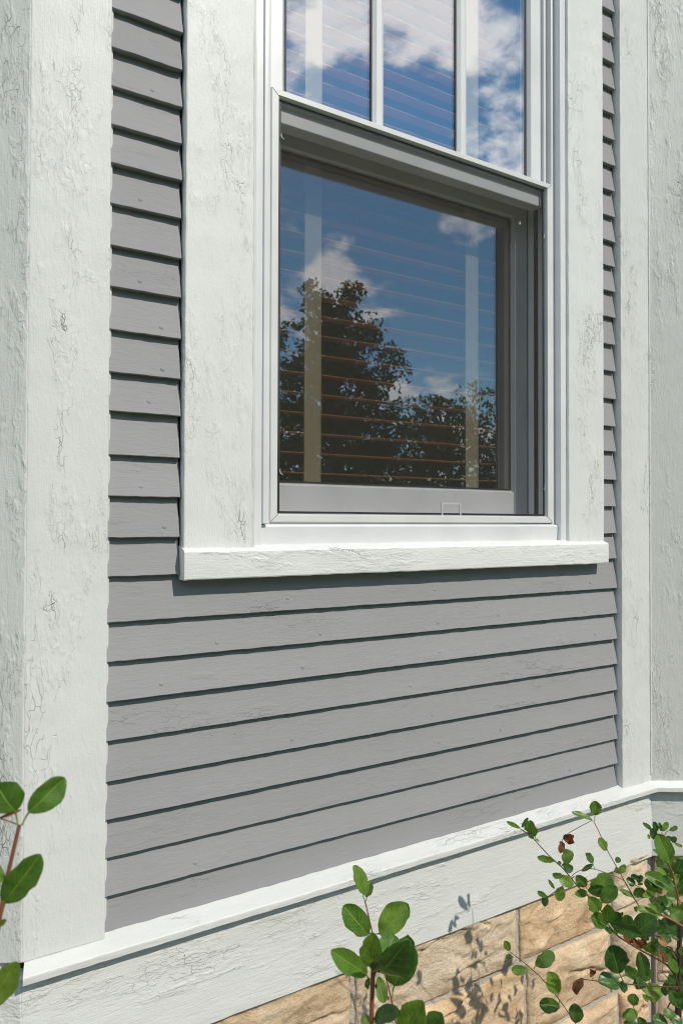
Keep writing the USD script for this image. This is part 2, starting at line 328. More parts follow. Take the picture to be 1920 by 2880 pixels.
def leaf_mat(name, dark, light, rough=0.38, trans=0.3):
    nodes = {'uv': ('uvmap', {'attribute': 'st'}), 'sep': ('separate_xyz', {}),
        'v1': ('math', {'math_type': 'subtract', 'value2': 0.5}), 'va': ('math', {'math_type': 'absolute'}),
        'mid': ('map_range', {'range_type': 'smoothstep', 'from_min': 0.012, 'from_max': 0.04, 'to_min': 1.0, 'to_max': 0.0, 'clamp': True}),
        'vs': ('math', {'math_type': 'multiply_add', 'value2': -0.75}), 'vm': ('math', {'math_type': 'multiply', 'value2': 38.0}), 'vsin': ('math', {'math_type': 'sine'}),
        'vein': ('map_range', {'range_type': 'smoothstep', 'from_min': 0.86, 'from_max': 1.0, 'to_min': 0.0, 'to_max': 0.45, 'clamp': True}), 'mx': ('math', {'math_type': 'maximum'}),
        'g': ('geometry', {}), 'n': ('noise_texture', {'scale': 70.0, 'detail': 5.0, 'roughness': 0.65}),
        'r': ('rgb_ramp', {'ramp': [(0.32, dark), (0.7, light)]}), 'oi': ('object_info', {}), 'ov': ('map_range', {'from_min': 0.0, 'from_max': 1.0, 'to_min': 0.7, 'to_max': 1.35}),
        'oh': ('map_range', {'from_min': 0.0, 'from_max': 1.0, 'to_min': 0.515, 'to_max': 0.485}), 'h': ('hsv', {'saturation': 1.0, 'fac': 1.0}),
        'mc': ('mix_color', {'b': tuple(np.array(light) * np.array([1.55, 1.3, 1.4]))}), 'hb': ('math', {'math_type': 'multiply_add', 'value2': -1.2}),
        'b': ('bump', {'distance': 0.0006}), 'p': ('principled_bsdf', {'roughness': rough, 'specular_ior_level': 0.5}),
        'tr': ('translucent_bsdf', {}), 'tc': ('mix_color', {'blend_type': 'multiply', 'fac': 1.0, 'b': (1.6, 1.5, 0.6), 'use_clamp': False}), 'm': ('mix_closure', {'fac': trans})}
    links = [('uv.UV', 'sep.vector'), ('sep.y', 'v1.value1'), ('v1.value', 'va.value1'), ('va.value', 'mid.value'), ('va.value', 'vs.value1'), ('sep.x', 'vs.value3'), ('vs.value', 'vm.value1'), ('vm.value', 'vsin.value1'),
             ('vsin.value', 'vein.value'), ('mid.result', 'mx.value1'), ('vein.result', 'mx.value2'), ('g.position', 'n.vector'), ('n.fac', 'r.fac'), ('oi.random', 'ov.value'), ('oi.random', 'oh.value'),
             ('oh.result', 'h.hue'), ('ov.result', 'h.value'), ('r.color', 'h.color'), ('h.color', 'mc.a'), ('mx.value', 'mc.fac'), ('mc.result', 'p.base_color'), ('mc.result', 'tc.a'), ('tc.result', 'tr.color'),
             ('mx.value', 'hb.value1'), ('n.fac', 'hb.value3'), ('hb.value', 'b.height'), ('b.normal', 'p.normal'), ('p.BSDF', 'm.closure1'), ('tr.BSDF', 'm.closure2')]
    return usdkit.material(stage, LK + name, nodes, links, surface='m.closure')
M_leaf = leaf_mat('green_leaf', (0.062, 0.145, 0.020), (0.135, 0.25, 0.042))
M_leaf_dark = leaf_mat('dark_green_leaf', (0.032, 0.085, 0.018), (0.07, 0.155, 0.032), 0.32, 0.22)
M_leaf_young = leaf_mat('young_leaf', (0.10, 0.19, 0.028), (0.19, 0.31, 0.06), 0.45, 0.38)
M_leaf_dry = leaf_mat('dry_leaf', (0.10, 0.032, 0.012), (0.24, 0.09, 0.03), 0.7, 0.2)
M_leaf_tan = leaf_mat('tan_dry_leaf', (0.30, 0.16, 0.075), (0.48, 0.28, 0.15), 0.7, 0.2)
M_stem_red = plain('red_shoot', (0.24, 0.085, 0.045), 0.5, 0.4)
M_stem_brown = plain('brown_twig', (0.095, 0.045, 0.028), 0.6, 0.3)
M_stem_dark = plain('old_stem', (0.055, 0.038, 0.030), 0.75, 0.3, 0.001, 250)

def crown_mat(name, a, b):
    nodes = {'g': ('geometry', {}), 'n': ('noise_texture', {'scale': 1.3, 'detail': 4.0}), 'r': ('rgb_ramp', {'ramp': [(0.3, a), (0.7, b)]}),
             'd': ('diffuse_bsdf', {}), 't': ('translucent_bsdf', {}), 'm': ('mix_closure', {'fac': 0.42})}
    return usdkit.material(stage, LK + name, nodes, [('g.position', 'n.vector'), ('n.fac', 'r.fac'), ('r.color', 'd.color'), ('r.color', 't.color'), ('d.BSDF', 'm.closure1'), ('t.BSDF', 'm.closure2')], surface='m.closure')
M_crown = crown_mat('maple_foliage', (0.045, 0.085, 0.025), (0.085, 0.145, 0.045))
M_crown2 = crown_mat('locust_foliage', (0.055, 0.10, 0.028), (0.10, 0.17, 0.05))

# ------------------------------------------------------------------ ground
v = [(-400, -400, 0), (400, -400, 0), (400, 400, 0), (-400, 400, 0)]
tag(stage.GetPrimAtPath(part('/World', 'lawn', (np.array(v, float), np.array([[0, 1, 2], [0, 2, 3]])), M_lawn)), kind='structure')
gx, gy = np.meshgrid(np.linspace(-1.6, 3.4, 80), np.linspace(-0.95, 0.9, 40), indexing='ij')
gz = 0.012 + 0.03 * meshkit.fbm(np.stack([gx, gy, gx * 0], -1) * 9, 3, 4)
i = np.arange(gx.size).reshape(gx.shape)
q = np.stack([i[:-1, :-1], i[1:, :-1], i[1:, 1:], i[:-1, 1:]], -1).reshape(-1, 4)
tag(stage.GetPrimAtPath(part('/World', 'garden_bed', (np.stack([gx, gy, gz], -1).reshape(-1, 3), q), M_soil, True)), kind='structure')

# ------------------------------------------------------------------ the house
HOUSE = thing('clapboard_house', (0.9, 0.0, 0.0), 'grey clapboard house with peeling white trim, stone foundation and a double-hung window', 'house')
ZT = 4.0                                        # top of what is built
# sheathing behind the boards, with the window opening
WX0, WX1, WZ0, WZ1 = 0.500, 1.369, 1.50, 3.37
sh = [box((0.115, 0.002, 0.60), (WX0, 0.10, ZT)), box((WX1, 0.002, 0.60), (1.70, 0.10, ZT)), box((WX0, 0.002, 0.60), (WX1, 0.10, WZ0)), box((WX0, 0.002, WZ1), (WX1, 0.10, ZT))]
WALL = part(HOUSE, 'wall', sh, M_sheath)
SIDE = part(HOUSE, 'wall', [at(box((0.03, 0.004, 0.60), (2.2, 0.10, ZT)), MR)], M_sheath)
BAY = part(HOUSE, 'wall', [at(box((-1.2, 0.004, 0.60), (0.0, 0.10, ZT)), ML)], M_sheath)
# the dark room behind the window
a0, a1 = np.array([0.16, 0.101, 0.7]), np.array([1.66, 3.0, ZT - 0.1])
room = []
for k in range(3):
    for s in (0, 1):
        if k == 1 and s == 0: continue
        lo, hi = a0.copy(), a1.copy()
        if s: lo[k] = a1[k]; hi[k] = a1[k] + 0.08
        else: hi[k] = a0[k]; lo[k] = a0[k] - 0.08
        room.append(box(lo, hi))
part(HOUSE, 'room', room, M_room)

LIP, ROOT = 0.0185, 0.0025
def clapboard(zb, zt, x0, x1, seed, lip=LIP):
    prof = [(-ROOT, zt + 0.012), (-lip, zb + 0.0012), (-lip + 0.0015, zb), (0.0, zb + 0.0015), (0.0, zt + 0.012)]
    n = max(2, int((x1 - x0) / 0.012))
    m = extrude_x(prof, x0, x1, n=n, amp=0.0011, seed=seed, nscale=45)
    r = np.random.default_rng(seed); out = [m]
    for k in range(int((x1 - x0) / 0.30 + 0.6)):            # painted-over nail heads near the lower edge
        x = x0 + (x1 - x0) * (k + 0.3 + 0.5 * r.random()) / max(1, int((x1 - x0) / 0.30 + 0.6)); z = zb + 0.012 + 0.012 * r.random()
        if r.random() < 0.45: continue
        nh = trimesh.creation.icosphere(1, 0.0042); nh.apply_scale([1, 0.35, 1]); y = -lip + (lip - ROOT) * (z - zb) / (zt + 0.012 - zb)
        nh.apply_translation((x, y, z)); out.append(nh)
    return trimesh.util.concatenate(out)

low = [1.426, 1.358, 1.290, 1.222, 1.153, 1.088, 1.022, 0.957, 0.886]
tops = [1.505] + low[:-1]
for k, (zb, zt) in enumerate(zip(low, tops)):
    part(WALL, 'clapboard', clapboard(zb, zt, 0.235, 1.5625 - 0.0015 * (k % 3), 100 + k, LIP + 0.001 * ((k * 7) % 3 - 1)), M_gray, 35)
strip = [1.505, 1.573, 1.645, 1.717, 1.793, 1.861, 1.935, 2.010, 2.082, 2.156, 2.226, 2.294, 2.362, 2.430, 2.500]
while strip[-1] < 3.9: strip.append(strip[-1] + 0.0705)
for k in range(len(strip) - 1):
    part(WALL, 'clapboard', clapboard(strip[k], strip[k + 1], 0.235, 0.3665 - 0.001 * (k % 2), 200 + k, LIP + 0.001 * ((k * 5) % 3 - 1)), M_gray, 35)
for k in range(len(strip) - 1):
    part(WALL, 'clapboard', clapboard(strip[k], strip[k + 1], 1.500, 1.5615 - 0.0012 * (k % 3), 300 + k, LIP + 0.001 * ((k * 3) % 3 - 1)), M_gray, 35)
above = [z for z in strip if z > 3.50]
for k in range(len(above) - 1):
    part(WALL, 'clapboard', clapboard(above[k], above[k + 1], 0.3665, 1.500, 400 + k), M_gray, 35)
allz = low[::-1] + strip
for k in range(len(allz) - 1):
    part(SIDE, 'clapboard', at(clapboard(allz[k], allz[k + 1], 0.146, 2.2, 500 + k), MR), M_gray, 35)
    part(BAY, 'clapboard', at(clapboard(allz[k], allz[k + 1], -1.2, -0.137, 600 + k), ML), M_gray, 35)

# corner boards, casings
BS = (0.02, 0.02, 0.016)
part(HOUSE, 'corner_board', rbox((XL, -FRONT, 0.892), (0.239, 0.0, ZT), 0.0035, BS, 0.0011, 32, 1), M_white_v, 50)
part(HOUSE, 'corner_board', rbox((1.567, -FRONT, 0.885), (XR + 0.01, 0.0, ZT), 0.0035, BS, 0.0012, 32, 2), M_white_v, 50)
part(HOUSE, 'corner_board', at(rbox((-0.132, -FRONT - 0.0005, 0.892), (0.0005, 0.0, ZT), 0.003, BS, 0.0011, 32, 3), ML), M_white_old, 50)
part(HOUSE, 'corner_board', at(rbox((0.0, -FRONT, 0.885), (0.142, 0.0, ZT), 0.002, BS, 0.0012, 32, 4), MR), M_white_old, 50)
part(HOUSE, 'casing', rbox((0.370, -FRONT, 1.540), (0.504, 0.0, 3.36), 0.004, BS, 0.0013, 30, 5), M_white_v, 50)
part(HOUSE, 'casing', rbox((1.365, -FRONT, 1.540), (1.499, 0.0, 3.36), 0.004, BS, 0.0013, 30, 6), M_white_v, 50)
part(HOUSE, 'casing', rbox((0.366, -FRONT - 0.003, 3.361), (1.503, 0.0, 3.50), 0.004, BS, 0.0011, 30, 7), M_white_h, 50)
# caulk beads
def bead(pts, r, seed):
    p = smooth_path(pts, 60); p = p + 0.0007 * np.stack([fnoise(p + k, 60, seed + k) for k in range(3)], 1) * 2
    return tube(p, r * (1 + 0.5 * fnoise(p, 45, seed + 9)), 6)
part(HOUSE, 'caulk_bead', bead([(0.241, -0.010, 0.90), (0.241, -0.010, 2.2), (0.241, -0.010, ZT)], 0.004, 21), M_white_v, True)
part(HOUSE, 'caulk_bead', bead([(0.505, -0.025, 1.552), (0.505, -0.025, 2.4), (0.505, -0.025, 3.36)], 0.0042, 22), M_white_v, True)
part(HOUSE, 'caulk_bead', bead([(XR - 0.001, -FRONT, 0.91), (XR - 0.001, -FRONT, 2.4), (XR - 0.001, -FRONT, ZT)], 0.0035, 24), M_white_v, True)

# wooden window sill
sill_prof = [(0.0, 1.496), (-0.0405, 1.496), (-0.0420, 1.4985), (-0.0420, 1.5455), (-0.0395, 1.5485), (-0.018, 1.557), (0.0, 1.557)]
part(HOUSE, 'window_sill', extrude_x(sill_prof, 0.3680, 1.4985, n=130, amp=0.0012, seed=31, sub=3, nscale=26), M_white_h, 40)

# water table cap and skirt boards along the three walls
T15 = math.tan(R(15))
cap = [(-0.002, 0.8670), (-0.0490, 0.8670), (-0.0510, 0.869), (-0.0510, 0.8795), (-0.0490, 0.8820), (-0.002, 0.9040)]
capm = dict(sub=3, amp=0.0012, nscale=26)
part(HOUSE, 'water_table_cap', extrude_x(cap, XL + 0.004, XR, -T15 * 0.6, -T15, FRONT, n=150, seed=41, **capm), M_white_h, 40)
part(HOUSE, 'water_table_cap', at(extrude_x(cap, 0.0, 2.2, T15, 0, FRONT, n=150, seed=42, **capm), MR), M_white_h, 40)
part(HOUSE, 'water_table_cap', at(extrude_x(cap, -1.2, -0.036, 0, 0, FRONT, n=90, seed=43, **capm), ML), M_white_h, 40)
ZS = 0.684
part(HOUSE, 'skirt_board', rbox((XL, -FRONT + 0.001, ZS - 0.003), (XR + 0.01, 0.0, 0.8675), 0.003, BS, 0.0014, 30, 51), M_white_skirt, 50)
part(HOUSE, 'skirt_board', at(rbox((0.0, -FRONT + 0.001, ZS), (2.2, 0.0, 0.8675), 0.003, BS, 0.0014, 30, 52), MR), M_white_skirt, 50)
part(HOUSE, 'skirt_board', at(rbox((-1.2, -FRONT + 0.0006, ZS), (0.0, 0.0, 0.868), 0.003, BS, 0.0014, 30, 53), ML), M_white_skirt, 50)

# stone foundation: mortar bed, then every stone
FZ = 0.0
mort = [box((0.13, -0.0088, FZ), (1.72, 0.10, 0.71)), at(box((0.02, -0.0088, FZ), (2.2, 0.10, 0.71)), MR), at(box((-1.2, -0.0088, FZ), (-0.01, 0.10, 0.71)), ML)]
FOUND = part(HOUSE, 'foundation', mort, M_mortar)

def stone(x0, x1, z0, z1, seed, depth=0.020):
    nx, nz = max(6, int((x1 - x0) / 0.005)), max(5, int((z1 - z0) / 0.005))
    X, Z = np.meshgrid(np.linspace(x0, x1, nx + 1), np.linspace(z0, z1, nz + 1), indexing='ij')
    P = np.stack([X, X * 0, Z], -1)
    e = np.minimum(np.minimum(X - x0, x1 - X), np.minimum(Z - z0, z1 - Z))
    rim = np.clip(e / 0.016, 0, 1) ** 0.55
    big = fnoise(P, 9, seed, 3); mid = fnoise(P * [1, 1, 2.3] + [0, 0, 0.5], 24, seed + 3, 4)
    ledge = np.abs(fnoise(P * [0.6, 1, 2.6], 5.5, seed + 6, 3))
    lump = 0.019 * big + 0.010 * mid + 0.004 * fnoise(P, 70, seed + 12, 3) - 0.016 * np.clip(0.018 - ledge, 0, 0.018) / 0.018 * np.clip(fnoise(P, 6, seed + 8, 2) * 8, 0, 1)
    rs = np.random.default_rng(seed); crev = 0 * X
    for c in range(3):
        cx, cz, hl, sl = x0 + (x1 - x0) * rs.random(), z0 + (z1 - z0) * rs.uniform(0.08, 0.9), rs.uniform(0.03, 0.11), rs.normal(0, 0.16)
        line = Z - (cz + sl * (X - cx) + 0.016 * fnoise(P * [1, 1, 0.3], 28, seed + 20 + c, 3))
        crev = np.maximum(crev, np.exp(-(line / 0.0042) ** 2) * np.clip(1 - (np.abs(X - cx) / hl) ** 2, 0, 1))
        lump = lump + 0.004 * (np.tanh(line / 0.004) * np.clip(1 - (np.abs(X - cx) / (hl * 1.4)) ** 2, 0, 1))
    Y = -0.0098 - rim * (depth * 0.4 + np.maximum(lump, -0.0055)) + 0.011 * crev
    wob = 0.0055 * (1 - rim)
    P = np.stack([X + wob * 2 * fnoise(P, 40, seed + 1), np.minimum(Y, -0.0094), Z + wob * 2 * fnoise(P, 40, seed + 2)], -1)
    f = np.arange(P[..., 0].size).reshape(X.shape)
    q = np.stack([f[:-1, :-1], f[1:, :-1], f[1:, 1:], f[:-1, 1:]], -1).reshape(-1, 4)
    V = P.reshape(-1, 3); n = len(V)
    rimidx = np.concatenate([f[:, 0], f[-1, 1:], f[-2::-1, -1], f[0, -2:0:-1]])
    back = V[rimidx].copy(); back[:, 1] = 0.02
    k = len(rimidx); sides = []
    for j in range(k): sides.append((rimidx[j], n + j, n + (j + 1) % k, rimidx[(j + 1) % k]))
    Q = np.vstack([q, np.array(sides)])
    return trimesh.Trimesh(np.vstack([V, back]), np.vstack([Q[:, [0, 1, 2]], Q[:, [0, 2, 3]]]), process=False)

G = 0.0055
courses = [(0.531, 0.715), (0.345, 0.531), (0.165, 0.345), (-0.02, 0.165)]
joints = [[0.13, 0.34, 0.740, 1.204, 1.539, 1.70], [0.13, 0.52, 0.86, 1.229, 1.536, 1.70], [0.13, 0.41, 0.90, 1.30, 1.567, 1.70], [0.13, 0.66, 1.12, 1.48, 1.70]]
sj = 0
def trap(mesh, xl, xr, dl, dr):
    """leans a stone's end joints a little"""
    v = np.array(mesh.vertices); t = (v[:, 0] - xl) / (xr - xl); w = (v[:, 2] - v[:, 2].mean()) / 0.1
    v[:, 0] += w * (dl * (1 - t) + dr * t); mesh.vertices = v; return mesh
for c, ((z0, z1), js) in enumerate(zip(courses, joints)):
    for x0, x1 in zip(js[:-1], js[1:]):
        sj += 1
        part(FOUND, 'stone', stone(x0 + G, x1 - G, z0 + G, z1 - G, 700 + sj), M_stone[(0, 1, 2, 1, 0, 2)[(sj * 5 + c) % 6]], 55)
rjs = [[0.02, 0.36, 0.75, 1.2, 1.66, 2.2], [0.02, 0.22, 0.66, 1.05, 1.5, 2.2], [0.02, 0.42, 0.8, 1.35, 1.8, 2.2], [0.02, 0.3, 0.9, 1.4, 2.2]]
for c, ((z0, z1), js) in enumerate(zip([(0.515, 0.715), (0.325, 0.515), (0.165, 0.325), (-0.02, 0.165)], rjs)):
    for x0, x1 in zip(js[:-1], js[1:]):
        sj += 1
        part(FOUND, 'stone', at(stone(x0 + G, x1 - G, z0 + G, z1 - G, 800 + sj), MR), M_stone[(1, 0, 2)[sj % 3]], 55)
for c, (z0, z1) in enumerate(courses):
    for x0, x1 in zip([-1.2, -0.8, -0.4], [-0.8, -0.4, -0.01]):
        sj += 1
        part(FOUND, 'stone', at(stone(x0 + G, x1 - G, z0 + G, z1 - G, 900 + sj), ML), M_stone[sj % 3], 55)

# ------------------------------------------------------------------ the window
def vbar(x0, x1, y0, y1, z0, z1, r=0.0018): return rbox((x0, y0, z0), (x1, y1, z1), r, 3.0)
ZW0, ZW1 = 1.552, 3.355
fr = [vbar(0.5045, 0.5265, -0.0205, 0.098, ZW0 - 0.01, ZW1), vbar(0.5275, 0.5410, -0.0215, 0.098, ZW0 + 0.045, ZW1, 0.005), vbar(0.5405, 0.5495, -0.0045, 0.098, ZW0 + 0.045, ZW1),
      vbar(1.3445, 1.3645, -0.0215, 0.098, ZW0 - 0.01, ZW1), vbar(1.3325, 1.3450, -0.0030, 0.098, ZW0 + 0.045, ZW1, 0.003),
      vbar(1.3165, 1.3235, 0.0060, 0.040, 2.462, ZW1, 0.001), vbar(1.3292, 1.3330, 0.0555, 0.0755, ZW0 + 0.045, ZW1, 0.001), vbar(1.3292, 1.3330, 0.0210, 0.0400, ZW0 + 0.045, ZW1, 0.001),
      vbar(0.5270, 1.3440, -0.0100, 0.098, 3.330, ZW1), vbar(0.5490, 1.3340, 0.0300, 0.098, ZW0 + 0.01, 1.6000)]
WIN = part(HOUSE, 'window', fr, M_vinyl, 40)
nose = [(0.03, 1.550), (-0.0085, 1.550), (-0.0105, 1.552), (-0.0125, 1.592), (-0.0105, 1.5955), (0.012, 1.6005), (0.03, 1.6005)]
part(WIN, 'sill_nosing', extrude_x(nose, 0.5280, 1.3435, n=20), M_vinyl, 30)

def sash(x0, x1, z0, z1, gx0, gx1, gz0, gz1, y0, y1, bevel=0.009):
    """mitred sash frame whose inner edge slopes back to the glass"""
    out = []
    def ring(xa, xb, za, zb, y): return np.array([(xa, y, za), (xb, y, za), (xb, y, zb), (xa, y, zb)])
    rings = [ring(x0, x1, z0, z1, y1), ring(x0, x1, z0, z1, y0 + 0.0015), ring(x0 + 0.0015, x1 - 0.0015, z0 + 0.0015, z1 - 0.0015, y0),
             ring(gx0 - bevel, gx1 + bevel, gz0 - bevel, gz1 + bevel, y0), ring(gx0 - bevel * 0.8, gx1 + bevel * 0.8, gz0 - bevel * 0.8, gz1 + bevel * 0.8, y0 + 0.002), ring(gx0, gx1, gz0, gz1, y0 + 0.011), ring(gx0, gx1, gz0, gz1, y1)]
    V = np.vstack(rings); F = []
    for a in range(len(rings)):
        b = (a + 1) % len(rings)
        for j in range(4):
            k = (j + 1) % 4
            F += [(a * 4 + j, a * 4 + k, b * 4 + k), (a * 4 + j, b * 4 + k, b * 4 + j)]
    t = trimesh.Trimesh(V, F, process=False); trimesh.repair.fix_normals(t); return t
UY, LY = 0.012, 0.078
# upper sash
part(WIN, 'upper_sash', sash(0.5500, 1.3120, 2.412, 3.335, 0.5900, 1.2680, 2.462, 3.295, UY, UY + 0.030), M_vinyl, False)
def gasket(gx0, gx1, gz0, gz1, y, w=0.0035):
    return [box((gx0 + .0002, y, gz0), (gx0 + w, y + 0.002, gz1)), box((gx1 - w, y, gz0), (gx1 - .0002, y + 0.002, gz1)), box((gx0 + w, y, gz1 - w), (gx1 - w, y + 0.002, gz1 - .0002)), box((gx0 + w, y, gz0 + .0002), (gx1 - w, y + 0.002, gz0 + w))]
part(WIN, 'gasket', gasket(0.590, 1.268, 2.462, 3.295, UY + 0.0065), M_gasket)
part(WIN, 'pane', box((0.5905, UY + 0.010, 2.4625), (1.2675, UY + 0.0135, 3.2945)), M_glass)
for x0 in (0.8010, 1.0390):
    prof = [(x0, UY + 0.0095), (x0, UY + 0.004), (x0 + 0.008, UY - 0.001), (x0 + 0.020, UY - 0.001), (x0 + 0.028, UY + 0.004), (x0 + 0.028, UY + 0.0095)]
    import shapely.geometry as sg
    mm = trimesh.creation.extrude_polygon(sg.Polygon(prof), 3.2945 - 2.4625, engine='earcut'); mm.apply_translation((0, 0, 2.4625))
    p = part(WIN, 'muntin', mm, M_vinyl, False)
    part(WIN, 'gasket', [box((x0 - 0.0025, UY + 0.0078, 2.463), (x0 - 0.0002, UY + 0.0096, 3.294)), box((x0 + 0.0282, UY + 0.0078, 2.463), (x0 + 0.0305, UY + 0.0096, 3.294))], M_gasket)
# lower sash
part(WIN, 'lower_sash', sash(0.5530, 1.3300, 1.6010, 2.450, 0.6080, 1.2760, 1.686, 2.402, LY, LY + 0.030, 0.006), M_vinyl, False)
part(WIN, 'gasket', gasket(0.608, 1.276, 1.686, 2.402, LY + 0.0065), M_gasket)
part(WIN, 'pane', box((0.6085, LY + 0.010, 1.6865), (1.2755, LY + 0.0135, 2.4015)), M_glass)
part(WIN, 'interlock', box((0.552, 0.0425, 2.436), (1.330, 0.0775, 2.4605)), M_vinyl)
part(WIN, 'gasket', [box((1.3312, 0.0405, 1.602), (1.3328, 0.0550, 2.435)), box((1.3300, 0.0757, 1.602), (1.3328, 0.0800, 2.435)), box((1.3240, 0.030, 2.470), (1.3320, 0.032, 3.33)), box((1.3124, 0.030, 2.470), (1.3162, 0.032, 3.33))], M_gasket)
# half screen over the lower sash
SX0, SX1, SZ0, SZ1, SY = 0.5500, 1.3320, 1.6005, 2.468, -0.0060
part(WIN, 'screen_frame', sash(SX0, SX1, SZ0, SZ1, SX0 + 0.0195, SX1 - 0.0205, SZ0 + 0.018, SZ1 - 0.016, SY, SY + 0.011, 0.004), M_alu, False)
gk = gasket(SX0 + 0.0195, SX1 - 0.0205, SZ0 + 0.018, SZ1 - 0.016, SY + 0.0075, 0.0045)
part(WIN, 'gasket', gk, M_gasket)
part(WIN, 'insect_screen', box((SX0 + 0.0197, SY + 0.0098, SZ0 + 0.0182), (SX1 - 0.0207, SY + 0.0101, SZ1 - 0.0162)), M_mesh)
for cx, cz, sx, sz in ((SX0, SZ0, 1, 1), (SX1, SZ0, -1, 1), (SX0, SZ1, 1, -1), (SX1, SZ1, -1, -1)):
    a, b = np.array([cx + sx * 0.001, SY - 0.0003, cz + sz * 0.001]), np.array([cx + sx * 0.0175, SY - 0.0003, cz + sz * 0.0160])
    w = np.array([-(b - a)[2], 0, (b - a)[0]]); w *= 0.00045 / np.linalg.norm(w); d = np.array([0, 0.0006, 0])
    part(WIN, 'mitre_joint', trimesh.convex.convex_hull(np.array([a - w, a + w, b + w, b - w, a - w + d, a + w + d, b + w + d, b - w + d])), M_joint)
# pull tab: a small rounded plastic frame at the bottom of the screen
def tabring():
    import shapely.geometry as sg
    o = sg.box(0, 0, 0.050, 0.026).buffer(0.004); h = sg.box(0.002, 0.002, 0.048, 0.024).buffer(0.002)
    t = trimesh.creation.extrude_polygon(o.difference(h), 0.0025, engine='earcut')
    t.apply_transform([[1, 0, 0, 0.985], [0, 0, 1, SY + 0.0066], [0, 1, 0, 1.617], [0, 0, 0, 1]]); return t
part(WIN, 'pull_tab', tabring(), M_tab)
for x, z, s in ((0.5735, 1.700, 1), (0.5735, 2.375, 1), (1.3075, 2.330, -1), (1.3075, 1.690, -1)):
    part(WIN, 'latch', tube(smooth_path([(x, SY + 0.003, z + 0.007), (x, SY + 0.003, z), (x + s * 0.002, SY + 0.002, z - 0.003), (x + s * 0.005, SY + 0.003, z - 0.004)], 12), 0.0008, 6), M_latch, True)

# ------------------------------------------------------------------ wooden blind inside
BL = thing('window_blind', (0.93, 0.15, 1.62), 'orange wooden slat blind with beige cloth tapes hanging behind the window glass', 'blind')
BY0, BY1 = 0.124, 0.154
part(BL, 'head_rail', rbox((0.560, BY0, 3.270), (1.262, BY1, 3.318), 0.003, 1.0), M_wood, 40)
part(BL, 'bottom_rail', rbox((0.560, BY0, 1.612), (1.262, BY1, 1.627), 0.003, 1.0), M_wood, 40)
for k in range(36):
    z = 1.667 + 0.0449 * k
    part(BL, 'slat', rbox((0.562, BY0, z - 0.0013), (1.2605, BY1, z + 0.0013), 0.0006, 2.0), M_wood, 40)
for x0 in (0.690, 1.156):
    for y in (BY0 - 0.0016,):
        part(BL, 'cloth_tape', rbox((x0, y, 1.63), (x0 + 0.0425, y + 0.0010, 3.268), 0.0003, (0.05, 1, 0.05), 0.0003, 20, 5), M_tape, 40)

# ------------------------------------------------------------------ plants
def at_px(px, py, z):
    """the world point that the 1920 x 2880 photograph shows at (px, py), z metres in front of the camera"""
    return EYE + z * (fw + rt * (px - 960) / 1920 + up * (1440 - py) / 1920)

rng = np.random.default_rng(7)

def leaf_mesh(p0, p1, width, normal, fold=0.25, curl=0.15, shape=0.55, stem_to=None, crumple=0.0, seed=0):
    """obovate leaf from base p0 to tip p1; returns mesh and uv"""
    p0, p1 = np.array(p0), np.array(p1); L = np.linalg.norm(p1 - p0); ax = (p1 - p0) / L
    nrm = normal - (normal @ ax) * ax; nrm /= np.linalg.norm(nrm); sd = np.cross(ax, nrm)
    nu, nv = 13, 9
    rip, ph = 0.045, (seed % 628) / 100
    V, UV = [], []
    rl = np.random.default_rng(seed); n1, n2, nb = rl.uniform(0.45, 0.95), rl.uniform(0.3, 0.9), rl.uniform(-0.16, 0.16)
    for a in range(nu):
        u = 0.5 - 0.5 * math.cos(math.pi * a / (nu - 1))
        c = 0.40 + 0.25 * shape                      # where the blade is widest
        w = (1 - ((c - u) / c) ** 2.0) ** 0.72 if u < c else max(0.0, 1 - ((u - c) / (1 - c)) ** 2.4) ** 0.55
        w = max(w, 0.0) * width / 2
        for b in range(nv):
            s = 2 * b / (nv - 1) - 1
            y = 1.25 * fold * abs(s) * w - curl * L * (u - 0.35) ** 2 + 0.06 * w * math.sin(5 * u + 3 * abs(s)) - 0.35 * fold * w * s * s + rip * width * math.sin(9 * u + ph) * s * s
            edge = 1 - 0.16 * math.exp(-((u - (n1 if s > 0 else n2)) / 0.06) ** 2) + nb * s + 0.03 * math.sin(17 * u + ph * 3 + 2 * s)
            P = p0 + ax * (u * L) + sd * (s * w * (edge if abs(s) > 0.6 else 0.5 + 0.5 * edge)) + nrm * y
            V.append(P); UV.append((u, 0.5 + 0.5 * s))
    V = np.array(V)
    amp = 0.085 * width + crumple * width
    V += amp * np.outer(2 * fnoise(V, 2.2 / max(width, 1e-3), seed, 2), nrm)
    if crumple: V += crumple * width * 1.6 * np.stack([fnoise(V, 1.6 / width, seed + 3 + k, 2) for k in range(3)], 1)
    i = np.arange(nu * nv).reshape(nu, nv)
    F = np.stack([i[:-1, :-1], i[:-1, 1:], i[1:, 1:], i[1:, :-1]], -1).reshape(-1, 4)
    F = np.vstack([F[:, [0, 1, 2]], F[:, [0, 2, 3]]])
    V = np.vstack([V]); UV = np.array(UV)
    if stem_to is not None:
        st = tube(smooth_path([stem_to, 0.5 * (np.array(stem_to) + p0) - nrm * 0.06 * L, p0 + ax * L * 0.04], 6), 0.00055 + 0.01 * width, 5)
        F = np.vstack([F, np.array(st.faces) + len(V)]); V = np.vstack([V, st.vertices]); UV = np.vstack([UV, np.tile([[0.02, 0.5]], (len(st.vertices), 1))])
    return (V, F), UV

